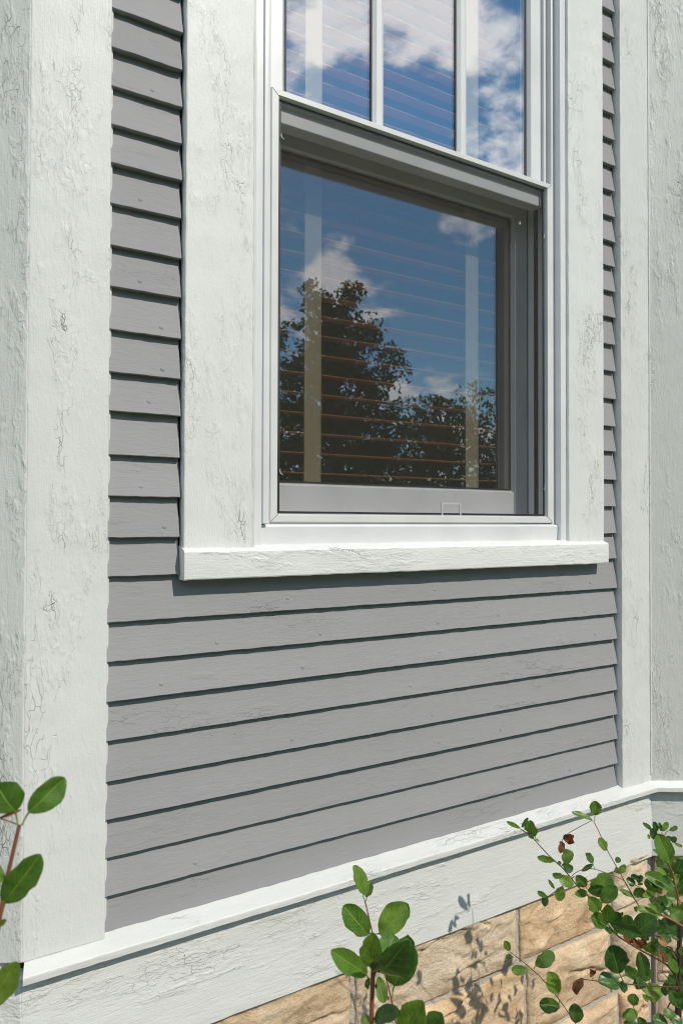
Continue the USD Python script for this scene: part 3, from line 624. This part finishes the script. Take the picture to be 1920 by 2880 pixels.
TOEYE = lambda p: (EYE - p) / np.linalg.norm(EYE - p)
def add_leaf(path, b, t, w, z, dz=0.0, mat=None, tilt=None, stem=None, fold=0.25, curl=0.14, shape=0.5, crumple=0.0, name='leaf', label=None):
    """b, t: base and tip in photograph pixels; w: width in pixels; dz: how much nearer (-) or farther (+) the tip is"""
    p0, p1 = at_px(*b, z), at_px(*t, z + dz)
    n = TOEYE(p0)
    ax = (p1 - p0) / np.linalg.norm(p1 - p0); side = np.cross(ax, n)
    ang = rng.normal(0, 0.32) if tilt is None else tilt
    n = n * math.cos(ang) + side * math.sin(ang) + 0.12 * np.array([0, 0, 1.0])
    width = w / 1920 * z / max(0.6, math.cos(ang))
    st = None if stem is None else at_px(*stem, z)
    seed = int(rng.integers(1e6))
    mesh, uv = leaf_mesh(p0, p1, width, n, fold, curl, shape, st, crumple, seed)
    return part(path, name, mesh, mat or M_leaf, True, uv, label)

def add_stem(path, pix, zs, r0, r1, mat, ground=None, name='stem', n=26):
    zs = np.broadcast_to(np.asarray(zs, float), (len(pix),))
    pts = [at_px(x, y, z) for (x, y), z in zip(pix, zs)]
    if ground is not None: pts.append(np.array(ground, float))
    p = smooth_path(pts, n)
    return part(path, name, tube(p, np.linspace(r0, r1, len(p)), 7), mat, True)

def c4(ox, oy, s): return lambda x, y: (ox + x / s, oy + y / s)

# -- left shoot, nearest the camera
q = c4(0, 2100, 4.9); Z = 0.56
SA = thing('garden_shrub', at_px(4, 2700, Z) * [1, 1, 0], 'single red shoot with oval leaves before the left corner board', 'shrub')
foot = at_px(-60, 2900, Z) * [1, 1, 0]
add_stem(SA, [q(265, 1090), q(225, 1270), q(180, 1500), q(90, 1800), q(20, 2350), (-40, 2760)], Z, 0.0016, 0.0036, M_stem_red, foot)
add_leaf(SA, q(215, 905), q(-70, 520), 84, Z, -0.01, M_leaf, -0.35, q(240, 1090), 0.35, 0.10)
add_leaf(SA, q(390, 915), q(890, 440), 74, Z, 0.01, M_leaf, 0.30, q(300, 1090), 0.45, 0.12, 0.62)
add_leaf(SA, q(40, 2170), q(540, 1520), 80, Z, -0.01, M_leaf, 0.25, q(10, 2380), 0.45, 0.12, 0.6)
add_leaf(SA, q(60, 1850), q(-240, 1600), 50, Z, 0.01, M_leaf, -0.2, None, 0.3)
add_leaf(SA, (-6, 2606), (17, 2588), 16, Z, 0, M_leaf, 0.2, None)
add_leaf(SA, (-38, 2835), (44, 2712), 74, Z, -0.02, M_leaf_young, 0.3, (-44, 2870), 0.3, 0.1, 0.6)
add_leaf(SA, (306 - 310, 2302), (296 - 236, 2278), 10, Z, 0, M_stem_red, 0.0, q(280, 1090), 0.1, 0.05, name='bud')

# -- centre shoots: a near pink one and a thinner one behind it
q = c4(880, 2380, 4.356); Z, Z2 = 0.74, 0.90
SB = thing('garden_shrub', at_px(1040, 2880, Z) * [1, 1, 0], 'small leafy shrub with two upright shoots at the bottom centre, before the stone foundation', 'shrub')
foot = at_px(1060, 3000, 0.80) * [1, 1, 0]
add_stem(SB, [q(735, 1500), q(730, 1700), q(722, 1900), q(712, 2178), (1042, 3000)], Z, 0.0026, 0.0034, M_stem_red, foot)
add_stem(SB, [q(635, 670), q(660, 780), q(725, 1060), q(830, 1380), q(900, 1640), q(962, 1890), q(1020, 2178), (1128, 3000)], Z2, 0.0009, 0.0030, M_stem_red, foot)
add_leaf(SB, q(625, 590), q(500, 242), 37, Z2, 0.0, M_leaf, 0.5, q(635, 675), 0.5, 0.10)
add_leaf(SB, q(652, 632), q(712, 432), 30, Z2, 0.01, M_leaf, -0.6, q(640, 680), 0.5, 0.05)
add_leaf(SB, q(680, 1095), q(380, 735), 64, Z2, -0.01, M_leaf, -0.1, q(728, 1075), 0.25, 0.12, 0.62)
add_leaf(SB, q(820, 1095), q(1165, 720), 70, Z2, 0.0, M_leaf, 0.2, q(735, 1085), 0.35, 0.12, 0.62)
add_leaf(SB, q(720, 1500), q(738, 1090), 64, Z, -0.02, M_leaf, 0.05, None, 0.28, 0.12)
add_leaf(SB, q(660, 1570), q(262, 1310), 58, Z, -0.03, M_leaf, -0.2, q(700, 1640), 0.35, 0.16, 0.6)
add_leaf(SB, q(790, 1560), q(1150, 1230), 76, Z, -0.05, M_leaf_dark, 0.75, q(740, 1640), 0.55, 0.2, 0.6)
add_leaf(SB, q(800, 1480), q(1010, 1090), 72, Z + 0.03, 0.03, M_leaf, 0.1, q(740, 1560), 0.3, 0.12)
add_leaf(SB, q(1000, 1725), q(1165, 1110), 84, Z2 - 0.04, -0.02, M_leaf, 0.35, q(968, 1880), 0.45, 0.12, 0.5)
add_leaf(SB, q(800, 1600), q(865, 1925), 34, Z2, -0.02, M_leaf_young, 0.3, None, 0.3, 0.1)
add_leaf(SB, q(690, 1620), q(660, 1760), 16, Z, 0.0, M_leaf_young, 0.4, None, 0.3, 0.1)
add_leaf(SB, q(735, 2120), q(1035, 2030), 46, Z, -0.03, M_leaf_dark, -0.3, q(716, 2178), 0.35, 0.2)
add_leaf(SB, q(710, 2150), q(585, 2140), 26, Z, 0.0, M_leaf, 0.2, None, 0.35, 0.2)
add_leaf(SB, q(1130, 2330), q(1330, 1930), 84, Z, -0.02, M_leaf, 0.15, (1122, 2960), 0.35, 0.14, 0.6)
add_leaf(SB, q(1400, 2290), q(1570, 2065), 56, Z, -0.01, M_leaf_dark, 0.3, (1150, 2960), 0.35, 0.14)
for b in ((665, 1745), (770, 1745), (915, 1890)):
    add_leaf(SB, q(*b), q(b[0] + 6, b[1] - 50), 8, Z if b[0] < 900 else Z2, 0, M_stem_red, 0, None, 0.1, 0.0, name='bud')

# -- right shrub
SC = thing('garden_shrub', at_px(1905, 2880, 1.30) * [1, 1, 0], 'spreading shrub with many round leaves and red twigs at the lower right', 'shrub')
foot = at_px(1905, 3300, 1.30) * [1, 1, 0]
a, b6 = c4(1380, 2220, 2.9037), c4(1380, 2540, 2.9037)
r1, r2, r3 = c4(1600, 2100, 4.9), c4(1700, 2250, 7.127), c4(1680, 2550, 6.533)
ZA, ZB, ZC, ZE = 1.12, 1.38, 1.22, 1.36
add_stem(SC, [a(240, 325), a(370, 430), a(470, 540), a(575, 635), a(660, 735), a(745, 830), a(880, 960), b6(980, 215), b6(1100, 315), b6(1320, 440), b6(1450, 520), (1910, 2790)], np.linspace(ZA, ZC + 0.06, 12), 0.0007, 0.0034, M_stem_brown, foot, n=60)
add_stem(SC, [a(840, 265), a(900, 390), a(965, 530), a(1035, 650), a(1100, 770), a(1200, 945), a(1330, 1180), b6(1500, 430), (1905, 2760)], np.linspace(ZB, 1.33, 9), 0.0008, 0.0026, M_stem_red, foot, n=50)
add_stem(SC, [b6(1545, 150), b6(1540, 300), b6(1532, 560), b6(1526, 800), b6(1520, 1010), (1902, 3000)], 1.30, 0.0042, 0.0062, M_stem_dark, foot)
add_stem(SC, [r2(1165, 1100), r2(1300, 1330), r2(1370, 1530), r2(1400, 1680), r2(1450, 1880), r2(1480, 2150), b6(1548, 180)], 1.30, 0.0010, 0.0032, M_stem_red, None)
add_stem(SC, [r2(1040, 1060), r2(1190, 1320), r2(1360, 1570)], 1.31, 0.0006, 0.0010, M_stem_red, None)
add_stem(SC, [b6(1385, 95), b6(1440, 122), b6(1568, 195), (1960, 2640)], [1.20, 1.20, 1.19, 1.18], 0.0020, 0.0030, M_stem_red, None)
add_stem(SC, [a(640, 745), a(690, 685), a(760, 655), a(850, 655), a(930, 682), a(1010, 710), a(1100, 760)], 1.26, 0.0006, 0.0009, M_stem_red, None)
add_stem(SC, [a(680, 715), a(600, 780), a(520, 840), a(455, 885)], [1.16, 1.17, 1.18, 1.19], 0.0009, 0.0006, M_stem_red, None)
add_stem(SC, [r2(560, 1690), r2(760, 1790), r2(960, 1940), r2(1090, 2050)], 1.34, 0.0007, 0.0010, M_stem_red, None)
add_stem(SC, [r2(600, 1970), r2(730, 1920), r2(900, 1975), r2(1080, 2040)], 1.36, 0.0005, 0.0010, M_stem_dark, None)
# leaves of the first long shoot
for (b, t, w, st, mt) in [((240, 322), (128, 268), 34, None, M_leaf), ((250, 318), (305, 235), 30, None, M_leaf), ((358, 385), (318, 262), 98, (366, 425), M_leaf), ((350, 402), (302, 362), 44, None, M_leaf), ((365, 408), (396, 427), 18, None, M_leaf_young),
                          ((520, 592), (380, 560), 50, (560, 628), M_leaf), ((592, 600), (665, 512), 98, (578, 632), M_leaf), ((588, 610), (672, 668), 70, (580, 632), M_leaf_dark), ((575, 615), (546, 592), 30, None, M_leaf_dark),
                          ((585, 718), (505, 700), 46, None, M_leaf), ((672, 788), (562, 718), 92, (690, 760), M_leaf_young), ((590, 800), (535, 905), 84, None, M_leaf_young), ((520, 815), (472, 742), 28, None, M_leaf),
                          ((458, 884), (380, 838), 42, None, M_leaf), ((462, 872), (432, 958), 58, None, M_leaf_dark)]:
    add_leaf(SC, a(*b), a(*t), w / 2.9037, 1.15, 0.0, mt, None, None if st is None else a(*st))
# second long shoot
for (b, t, w, st, mt, ti) in [((850, 215), (853, 98), 96, (845, 260), M_leaf, 0.1), ((828, 247), (665, 184), 46, (838, 262), M_leaf, 0.5), ((950, 500), (880, 402), 72, None, M_leaf, 0.4), ((1020, 598), (1055, 565), 46, None, M_leaf_young, 0.2),
                              ((1035, 690), (1102, 622), 50, None, M_leaf, 0.5), ((1030, 690), (1020, 640), 40, None, M_leaf_dark, 0.5), ((1165, 882), (1055, 826), 46, (1180, 910), M_leaf, 0.3)]:
    add_leaf(SC, a(*b), a(*t), w / 2.9037, 1.37, 0.0, mt, ti, None if st is None else a(*st))
# the arc's leaves
add_leaf(SC, a(835, 608), a(775, 526), 58 / 2.9, 1.26, 0, M_leaf_dark, 0.4, a(852, 655)); add_leaf(SC, a(740, 672), a(832, 618), 36 / 2.9, 1.26, 0, M_leaf_dark, 0.3)
# dry leaves hanging from a broken twig
add_stem(SC, [a(828, 255), a(740, 300), a(655, 348), a(615, 375), a(580, 425)], 1.37, 0.0006, 0.0006, M_stem_dark, None, 'twig')
add_leaf(SC, a(620, 365), a(672, 452), 70 / 2.9, 1.37, -0.01, M_leaf_dry, 0.4, None, 0.7, 0.5, 0.5, 0.30, 'dry_leaf', 'curled brown dead leaf on a bare twig')
add_leaf(SC, a(610, 370), a(598, 438), 24 / 2.9, 1.37, 0.01, M_leaf_dry, 0.6, None, 0.7, 0.4, 0.5, 0.3, 'dry_leaf', 'curled brown dead leaf on a bare twig')
add_leaf(SC, a(578, 420), a(566, 525), 52 / 2.9, 1.37, -0.01, M_leaf_dry, -0.5, None, 0.8, 0.3, 0.5, 0.28, 'dry_leaf', 'curled brown dead leaf on a bare twig')
# big leaves near the middle of the shrub
for (b, t, w, st, mt, ti, z) in [((300, 2040), (560, 1770), 270, (245, 1960), M_leaf, 0.15, 1.16), ((440, 2150), (655, 1930), 190, (420, 2210), M_leaf, 0.1, 1.14), ((235, 1935), (100, 1790), 150, (245, 1965), M_leaf, -0.2, 1.18),
                                 ((250, 2010), (80, 2030), 105, (255, 2040), M_leaf, -0.2, 1.18), ((255, 1990), (480, 1945), 120, None, M_leaf_dark, 0.6, 1.15), ((215, 1860), (235, 1835), 40, None, M_stem_red, 0.0, 1.17)]:
    add_leaf(SC, r1(*b), r1(*t), w / 4.9, z, -0.01, mt, ti, None if st is None else r1(*st), 0.35, 0.12, 0.6)
for (b, t, w, st, mt, ti, z) in [((885, 70), (800, -40), 120, (890, 90), M_leaf, 0.0, 1.19), ((945, 185), (822, 115), 120, (960, 200), M_leaf, -0.1, 1.19), ((948, 165), (955, 15), 100, (962, 195), M_leaf, 0.15, 1.18), ((975, 175), (1045, 80), 90, None, M_leaf_dark, 0.5, 1.2),
                                 ((1050, 110), (1075, 82), 30, None, M_leaf_dark, 0.3, 1.2), ((1070, 195), (1150, 120), 90, None, M_leaf_dark, 0.2, 1.21), ((1165, 265), (1350, 115), 165, (1130, 310), M_leaf_dark, 0.1, 1.16), ((970, 165), (1232, 265), 86, None, M_leaf_dark, 0.75, 1.14),
                                 ((990, 235), (930, 215), 50, None, M_leaf_dark, 0.3, 1.21), ((1040, 250), (1010, 190), 70, None, M_leaf_dark, 0.3, 1.22),
                                 ((1045, 575), (985, 362), 208, (1090, 662), M_leaf_dark, 0.05, 1.24), ((1265, 600), (1222, 415), 112, (1310, 672), M_leaf_dark, 0.2, 1.25), ((1060, 668), (885, 640), 124, None, M_leaf_dark, 0.35, 1.25), ((1050, 690), (1112, 685), 80, None, M_leaf_dark, 0.2, 1.25),
                                 ((1480, 1480), (1300, 1290), 10, None, M_leaf, 0, 1.25)][:-1]:
    add_leaf(SC, b6(*b), b6(*t), w / 2.9037, z, -0.01, mt, ti, None if st is None else b6(*st), 0.3, 0.12, 0.6)
add_stem(SC, [b6(1530, 690), b6(1400, 686), b6(1250, 678), b6(1110, 665), b6(950, 652), b6(830, 635), b6(760, 628)], 1.25, 0.0014, 0.0007, M_stem_brown, None)
add_leaf(SC, b6(752, 622), b6(672, 738), 74 / 2.9, 1.25, 0, M_leaf_dry, 0.3, b6(770, 628), 0.5, 0.3, 0.5, 0.14, 'dry_leaf', 'dark brown dead leaf at the end of a level twig')
add_leaf(SC, b6(835, 612), b6(812, 550), 60 / 2.9, 1.25, 0, M_leaf_dry, 0.3, b6(830, 636), 0.5, 0.3, 0.5, 0.25, 'dry_leaf', 'small shrivelled brown leaf above a level twig')
for (b, t, w, ti) in [((1360, 285), (1450, 345), 70, 0.2), ((1375, 365), (1432, 492), 60, 0.3)]:
    add_leaf(SC, b6(*b), b6(*t), w / 2.9037, 1.24, 0, M_leaf_tan, ti, None, 0.4, 0.2, 0.5, 0.10, 'dry_leaf', 'pale tan dead leaf beside the thick stem')
for (b, t, w, ti) in [((1080, 245), (1150, 330), 60, 0.3), ((1130, 270), (1250, 385), 58, 0.3), ((1230, 285), (1262, 350), 48, 0.2)]:
    add_leaf(SC, b6(*b), b6(*t), w / 2.9037, 1.215, 0, M_leaf_dry, ti, None, 0.5, 0.2, 0.5, 0.12, 'dry_leaf', 'orange brown dead leaf caught behind a green one')
# low sprig before the stones
add_stem(SC, [b6(155, 400), b6(245, 470), b6(345, 550), b6(480, 690), b6(560, 790), b6(630, 900), b6(690, 985), (1680, 3010)], np.linspace(ZE, 1.30, 8), 0.0007, 0.0017, M_stem_brown, at_px(1760, 3300, 1.30) * [1, 1, 0])
for (b, t, w, st, mt, ti) in [((152, 392), (112, 314), 60, None, M_leaf, 0.1), ((183, 442), (124, 443), 40, None, M_leaf_dark, 0.2), ((300, 545), (167, 548), 76, (340, 552), M_leaf, -0.2), ((362, 514), (515, 410), 108, (350, 545), M_leaf_dark, 0.2),
                              ((550, 742), (478, 572), 132, (552, 790), M_leaf, 0.1), ((560, 842), (398, 830), 112, (560, 790), M_leaf, -0.2), ((690, 988), (682, 826), 116, (660, 960), M_leaf_dark, 0.1)]:
    add_leaf(SC, b6(*b), b6(*t), w / 2.9037, 1.33, 0.0, mt, ti, None if st is None else b6(*st), 0.3, 0.12, 0.6)
# second low sprig
add_stem(SC, [r3(650, 1830), r3(700, 1990), r3(760, 2150), (1810, 3000)], 1.32, 0.0007, 0.0012, M_stem_brown, at_px(1820, 3300, 1.3) * [1, 1, 0])
for (b, t, w, mt, ti) in [((648, 1832), (680, 1615), 200, M_leaf, 0.1), ((700, 1990), (520, 2090), 130, M_leaf, 0.2), ((740, 2150), (480, 2160), 130, M_leaf_dark, 0.2), ((1290, 2160), (1010, 2060), 200, M_leaf_dark, 0.2), ((1420, 2020), (1210, 1960), 170, M_leaf, 0.3),
                          ((1560, 2140), (1300, 2020), 190, M_leaf_dark, 0.3), ((1480, 1850), (1350, 1560), 230, M_leaf_dark, 0.0), ((1530, 1900), (1560, 1560), 200, M_leaf_dark, 0.3), ((1480, 1230), (1290, 960), 170, M_leaf, 0.3), ((1440, 1420), (1310, 1270), 130, M_leaf_dark, 0.1),
                          ((1080, 650), (1010, 830), 130, M_leaf_dark, 0.3), ((1110, 700), (1290, 880), 170, M_leaf_dark, 0.2), ((1080, 660), (1170, 560), 110, M_leaf_dark, 0.2), ((1500, 620), (1340, 535), 80, M_leaf_dark, 0.5), ((1240, 240), (1480, 405), 160, M_leaf_dark, 0.1),
                          ((1120, 170), (720, 40), 150, M_leaf_young, 0.5), ((1140, 120), (940, -40), 90, M_leaf_young, 0.4), ((1250, 190), (1560, 60), 260, M_leaf, 0.3), ((1190, 80), (1330, 60), 140, M_leaf_dark, 0.1), ((740, 600), (1080, 900), 90, M_leaf, 0.8), ((1560, 900), (1540, 740), 120, M_leaf, 0.3),
                          ((1540, 1650), (1640, 1500), 160, M_leaf_dark, 0.3), ((1540, 1240), (1640, 1150), 150, M_leaf_dark, 0.3)]:
    add_leaf(SC, r3(*b), r3(*t), w / 6.533, 1.26, 0.0, mt, ti, None, 0.3, 0.12, 0.6)
add_stem(SC, [r3(1410, 1450), r3(1330, 1350), r3(1210, 1230), r3(1190, 1180), r3(1215, 1060)], 1.28, 0.0012, 0.0004, M_stem_red, None)
add_stem(SC, [r3(1560, 1560), r3(1410, 1440), r3(1440, 1300), r3(1490, 1120)], 1.285, 0.0014, 0.0006, M_stem_red, None)
add_stem(SC, [r3(1480, 920), r3(1300, 780), r3(1080, 650), r3(1030, 480)], 1.27, 0.0012, 0.0006, M_stem_dark, None)
# the upright cluster beside the inner corner
for (b, t, w, mt, ti, z) in [((950, 610), (765, 465), 90, M_leaf_dark, 0.4, 1.34), ((1050, 640), (985, 440), 110, M_leaf_dark, 0.2, 1.34), ((1130, 630), (1090, 460), 70, M_leaf_dark, 0.4, 1.33), ((1140, 630), (1260, 450), 110, M_leaf, 0.2, 1.33),
                             ((1290, 615), (1455, 535), 90, M_leaf, 0.3, 1.33), ((980, 800), (965, 570), 150, M_leaf_dark, 0.0, 1.32), ((900, 790), (870, 690), 60, M_leaf_young, 0.3, 1.33), ((1230, 740), (1340, 820), 110, M_leaf_dark, 0.3, 1.33), ((1350, 860), (1430, 750), 110, M_leaf_dark, 0.2, 1.33),
                             ((1390, 860), (1560, 950), 60, M_leaf_young, 0.4, 1.33), ((1330, 1300), (1080, 700), 350, M_leaf, 0.2, 1.27), ((1140, 1110), (970, 1000), 80, M_leaf_young, 0.3, 1.29), ((1160, 1090), (1170, 960), 100, M_leaf_young, 0.2, 1.29), ((1240, 1260), (1090, 1110), 90, M_leaf_dark, 0.2, 1.31),
                             ((1410, 1800), (830, 1480), 260, M_leaf, 0.2, 1.27), ((1240, 1500), (1020, 1380), 110, M_leaf, 0.4, 1.30), ((1300, 1690), (1150, 1540), 130, M_leaf_dark, 0.1, 1.26), ((1100, 1770), (835, 1640), 110, M_leaf_dark, 0.3, 1.32), ((1400, 1480), (1560, 1200), 210, M_leaf_dark, 0.2, 1.30),
                             ((1450, 1700), (1540, 1440), 150, M_leaf_dark, 0.0, 1.31), ((1480, 1900), (1580, 1660), 170, M_leaf_dark, 0.2, 1.30), ((1360, 1440), (1400, 1240), 120, M_leaf, 0.3, 1.31), ((1450, 1180), (1570, 1150), 60, M_leaf, 0.4, 1.30), ((1350, 2080), (1150, 1960), 230, M_leaf, 0.2, 1.26),
                             ((1250, 1940), (1410, 1960), 200, M_leaf, 0.1, 1.25), ((990, 2080), (890, 2000), 80, M_leaf_young, 0.3, 1.29), ((1460, 2060), (1540, 2050), 60, M_leaf_young, 0.2, 1.29), ((620, 1680), (430, 1600), 170, M_leaf_dark, 0.1, 1.34), ((720, 1590), (520, 1540), 110, M_leaf_dark, 0.4, 1.34),
                             ((650, 1660), (760, 1530), 110, M_leaf_dark, 0.1, 1.34), ((770, 1680), (660, 1700), 60, M_leaf_dark, 0.6, 1.34), ((900, 1830), (910, 1720), 60, M_leaf_young, 0.3, 1.33), ((700, 2200), (620, 2160), 70, M_leaf_young, 0.2, 1.3), ((1110, 2330), (930, 2150), 90, M_leaf, 0.4, 1.28), ((640, 2250), (590, 2150), 60, M_leaf_dark, 0.4, 1.28),
                             ((1560, 1500), (1640, 1350), 130, M_leaf_dark, 0.2, 1.30), ((1520, 2250), (1600, 2050), 130, M_leaf_dark, 0.2, 1.30), ((1380, 2250), (1330, 2130), 120, M_leaf_dark, 0.3, 1.31), ((1200, 2240), (1130, 2130), 100, M_leaf_dark, 0.3, 1.31)]:
    add_leaf(SC, r2(*b), r2(*t), w / 7.127, z, 0.0, mt, ti, None, 0.3, 0.12, 0.55)
add_stem(SC, [r2(1130, 660), r2(1200, 740), r2(1300, 960), r2(1380, 1300), r2(1440, 1700)], 1.32, 0.0007, 0.0014, M_stem_red, None)
add_stem(SC, [r2(1290, 615), r2(1220, 670), r2(1200, 740)], 1.325, 0.0005, 0.0007, M_stem_red, None)

# inner foliage of the right shrub
for k in range(60):
    x, y = 1770 + 170 * rng.random() ** 0.6, 2440 + 470 * rng.random()
    an, ln_ = rng.uniform(0, 2 * math.pi), rng.uniform(24, 60)
    add_leaf(SC, (x, y), (x + math.cos(an) * ln_, y + math.sin(an) * ln_ * 0.9), ln_ * rng.uniform(0.5, 0.85), rng.uniform(1.30, 1.46), rng.uniform(-0.02, 0.02), (M_leaf, M_leaf_dark, M_leaf_dark, M_leaf_young)[k % 4], None, None, 0.35, 0.16, 0.55)

# ------------------------------------------------------------------ trees opposite the window (mirrored in its glass)
def tree(name, label, base, height, clumps, n, leaf, mat, seed, group=None):
    r = np.random.default_rng(seed)
    T = thing(name, base, label, 'tree', group)
    base = np.array(base, float)
    V, F = [], []
    cs = np.array([c[:3] for c in clumps]); rad = np.array([c[3] for c in clumps])
    which = r.choice(len(cs), n, p=rad ** 2 / (rad ** 2).sum())
    d = r.normal(size=(n, 3)); d /= np.linalg.norm(d, axis=1, keepdims=True)
    rr = rad[which] * (r.random(n) ** 0.42)
    P = cs[which] + d * rr[:, None] * [1, 1, 0.8]
    keep = (meshkit.fbm(P * 1.5, 3, seed) > 0.47) & (meshkit.fbm(P * 4.5, 2, seed + 9) > 0.46)
    P = P[keep]; n = len(P)
    A = r.normal(size=(n, 3)); A /= np.linalg.norm(A, axis=1, keepdims=True)
    B = np.cross(A, r.normal(size=(n, 3))); B /= np.linalg.norm(B, axis=1, keepdims=True)
    s = leaf * (0.6 + 0.8 * r.random(n))[:, None]
    V = np.stack([P - A * s, P + B * s * 0.55, P + A * s, P - B * s * 0.55], 1).reshape(-1, 3)
    k = np.arange(n)[:, None] * 4
    F = np.vstack([k + [0, 1, 2], k + [0, 2, 3]])
    part(T, 'crown', (V, F), mat)
    limbs = [tube(smooth_path([base, base + [0.1, 0.05, height * 0.3], base + [0, 0.1, height * 0.75]], 12), np.linspace(height * 0.030, height * 0.008, 12), 9)]
    for c in clumps:
        c = np.array(c[:3]); z0 = min(max(base[2] + height * 0.25, c[2] - 1.6), height * 0.7); p0 = base + [0.05, 0.08, z0]
        limbs.append(tube(smooth_path([p0, (p0 + c) / 2 + [0, 0, -0.2], c], 8), np.linspace(height * 0.010, height * 0.003, 8), 6))
    part(T, 'trunk', limbs, M_trunk, True)

def ring_clumps(cx, cy, profile, per, jit, seed):
    """profile: (height, radius) levels of the crown"""
    r = np.random.default_rng(seed); out = []
    for z, R0 in profile:
        for k in range(per):
            t = 2 * math.pi * (k + r.random() * 0.8) / per
            out.append((cx + math.cos(t) * R0 * 0.62, cy + math.sin(t) * R0 * 0.62, z + r.normal() * jit, R0 * (0.42 + 0.2 * r.random())))
        out.append((cx, cy, z, R0 * 0.5))
    return out
tree('maple_tree', 'tall dark maple tree mirrored in the left of the lower window pane', (11.7, -19.6, 0), 10.2, ring_clumps(11.7, -19.6, [(2.4, 2.6), (3.8, 2.9), (5.4, 2.8), (7.0, 2.5), (8.3, 1.9), (9.3, 1.1)], 6, 0.3, 3), 130000, 0.075, M_crown, 11)
tree('locust_tree', 'lower feathery locust tree mirrored in the right of the lower window pane', (15.2, -17.5, 0), 6.4, ring_clumps(15.2, -17.5, [(1.6, 2.9), (2.8, 2.8), (4.0, 2.4), (4.9, 1.8), (5.7, 0.8)], 6, 0.3, 5), 60000, 0.07, M_crown2, 12)

# the wood beyond the lawn, standing round the garden as one mass
r = np.random.default_rng(77); n = 60000
az = np.where(r.random(n) < 0.72, r.uniform(-88, 10, n), r.uniform(54, 88, n)); az = np.radians(az)
dist = 30 + 9 * r.random(n); hmax = 8.5 + 5.0 * meshkit.fbm(np.stack([az * 9, az * 0, az * 0], 1), 3, 5)
P = np.stack([np.sin(az) * dist, -np.cos(az) * dist, 0.2 + hmax * r.random(n) ** 0.9], 1)
A = r.normal(size=(n, 3)); A /= np.linalg.norm(A, axis=1, keepdims=True); B = np.cross(A, r.normal(size=(n, 3))); B /= np.linalg.norm(B, axis=1, keepdims=True)
sz = 0.42 * (0.6 + 0.8 * r.random(n))[:, None]
V = np.stack([P - A * sz, P + B * sz * 0.6, P + A * sz, P - B * sz * 0.6], 1).reshape(-1, 3); k = np.arange(n)[:, None] * 4
wood = part('/World', 'distant_wood', (V, np.vstack([k + [0, 1, 2], k + [0, 2, 3]])), M_crown)
tag(stage.GetPrimAtPath(wood), 'dark green wood standing round the far side of the lawn', 'wood', kind='stuff')
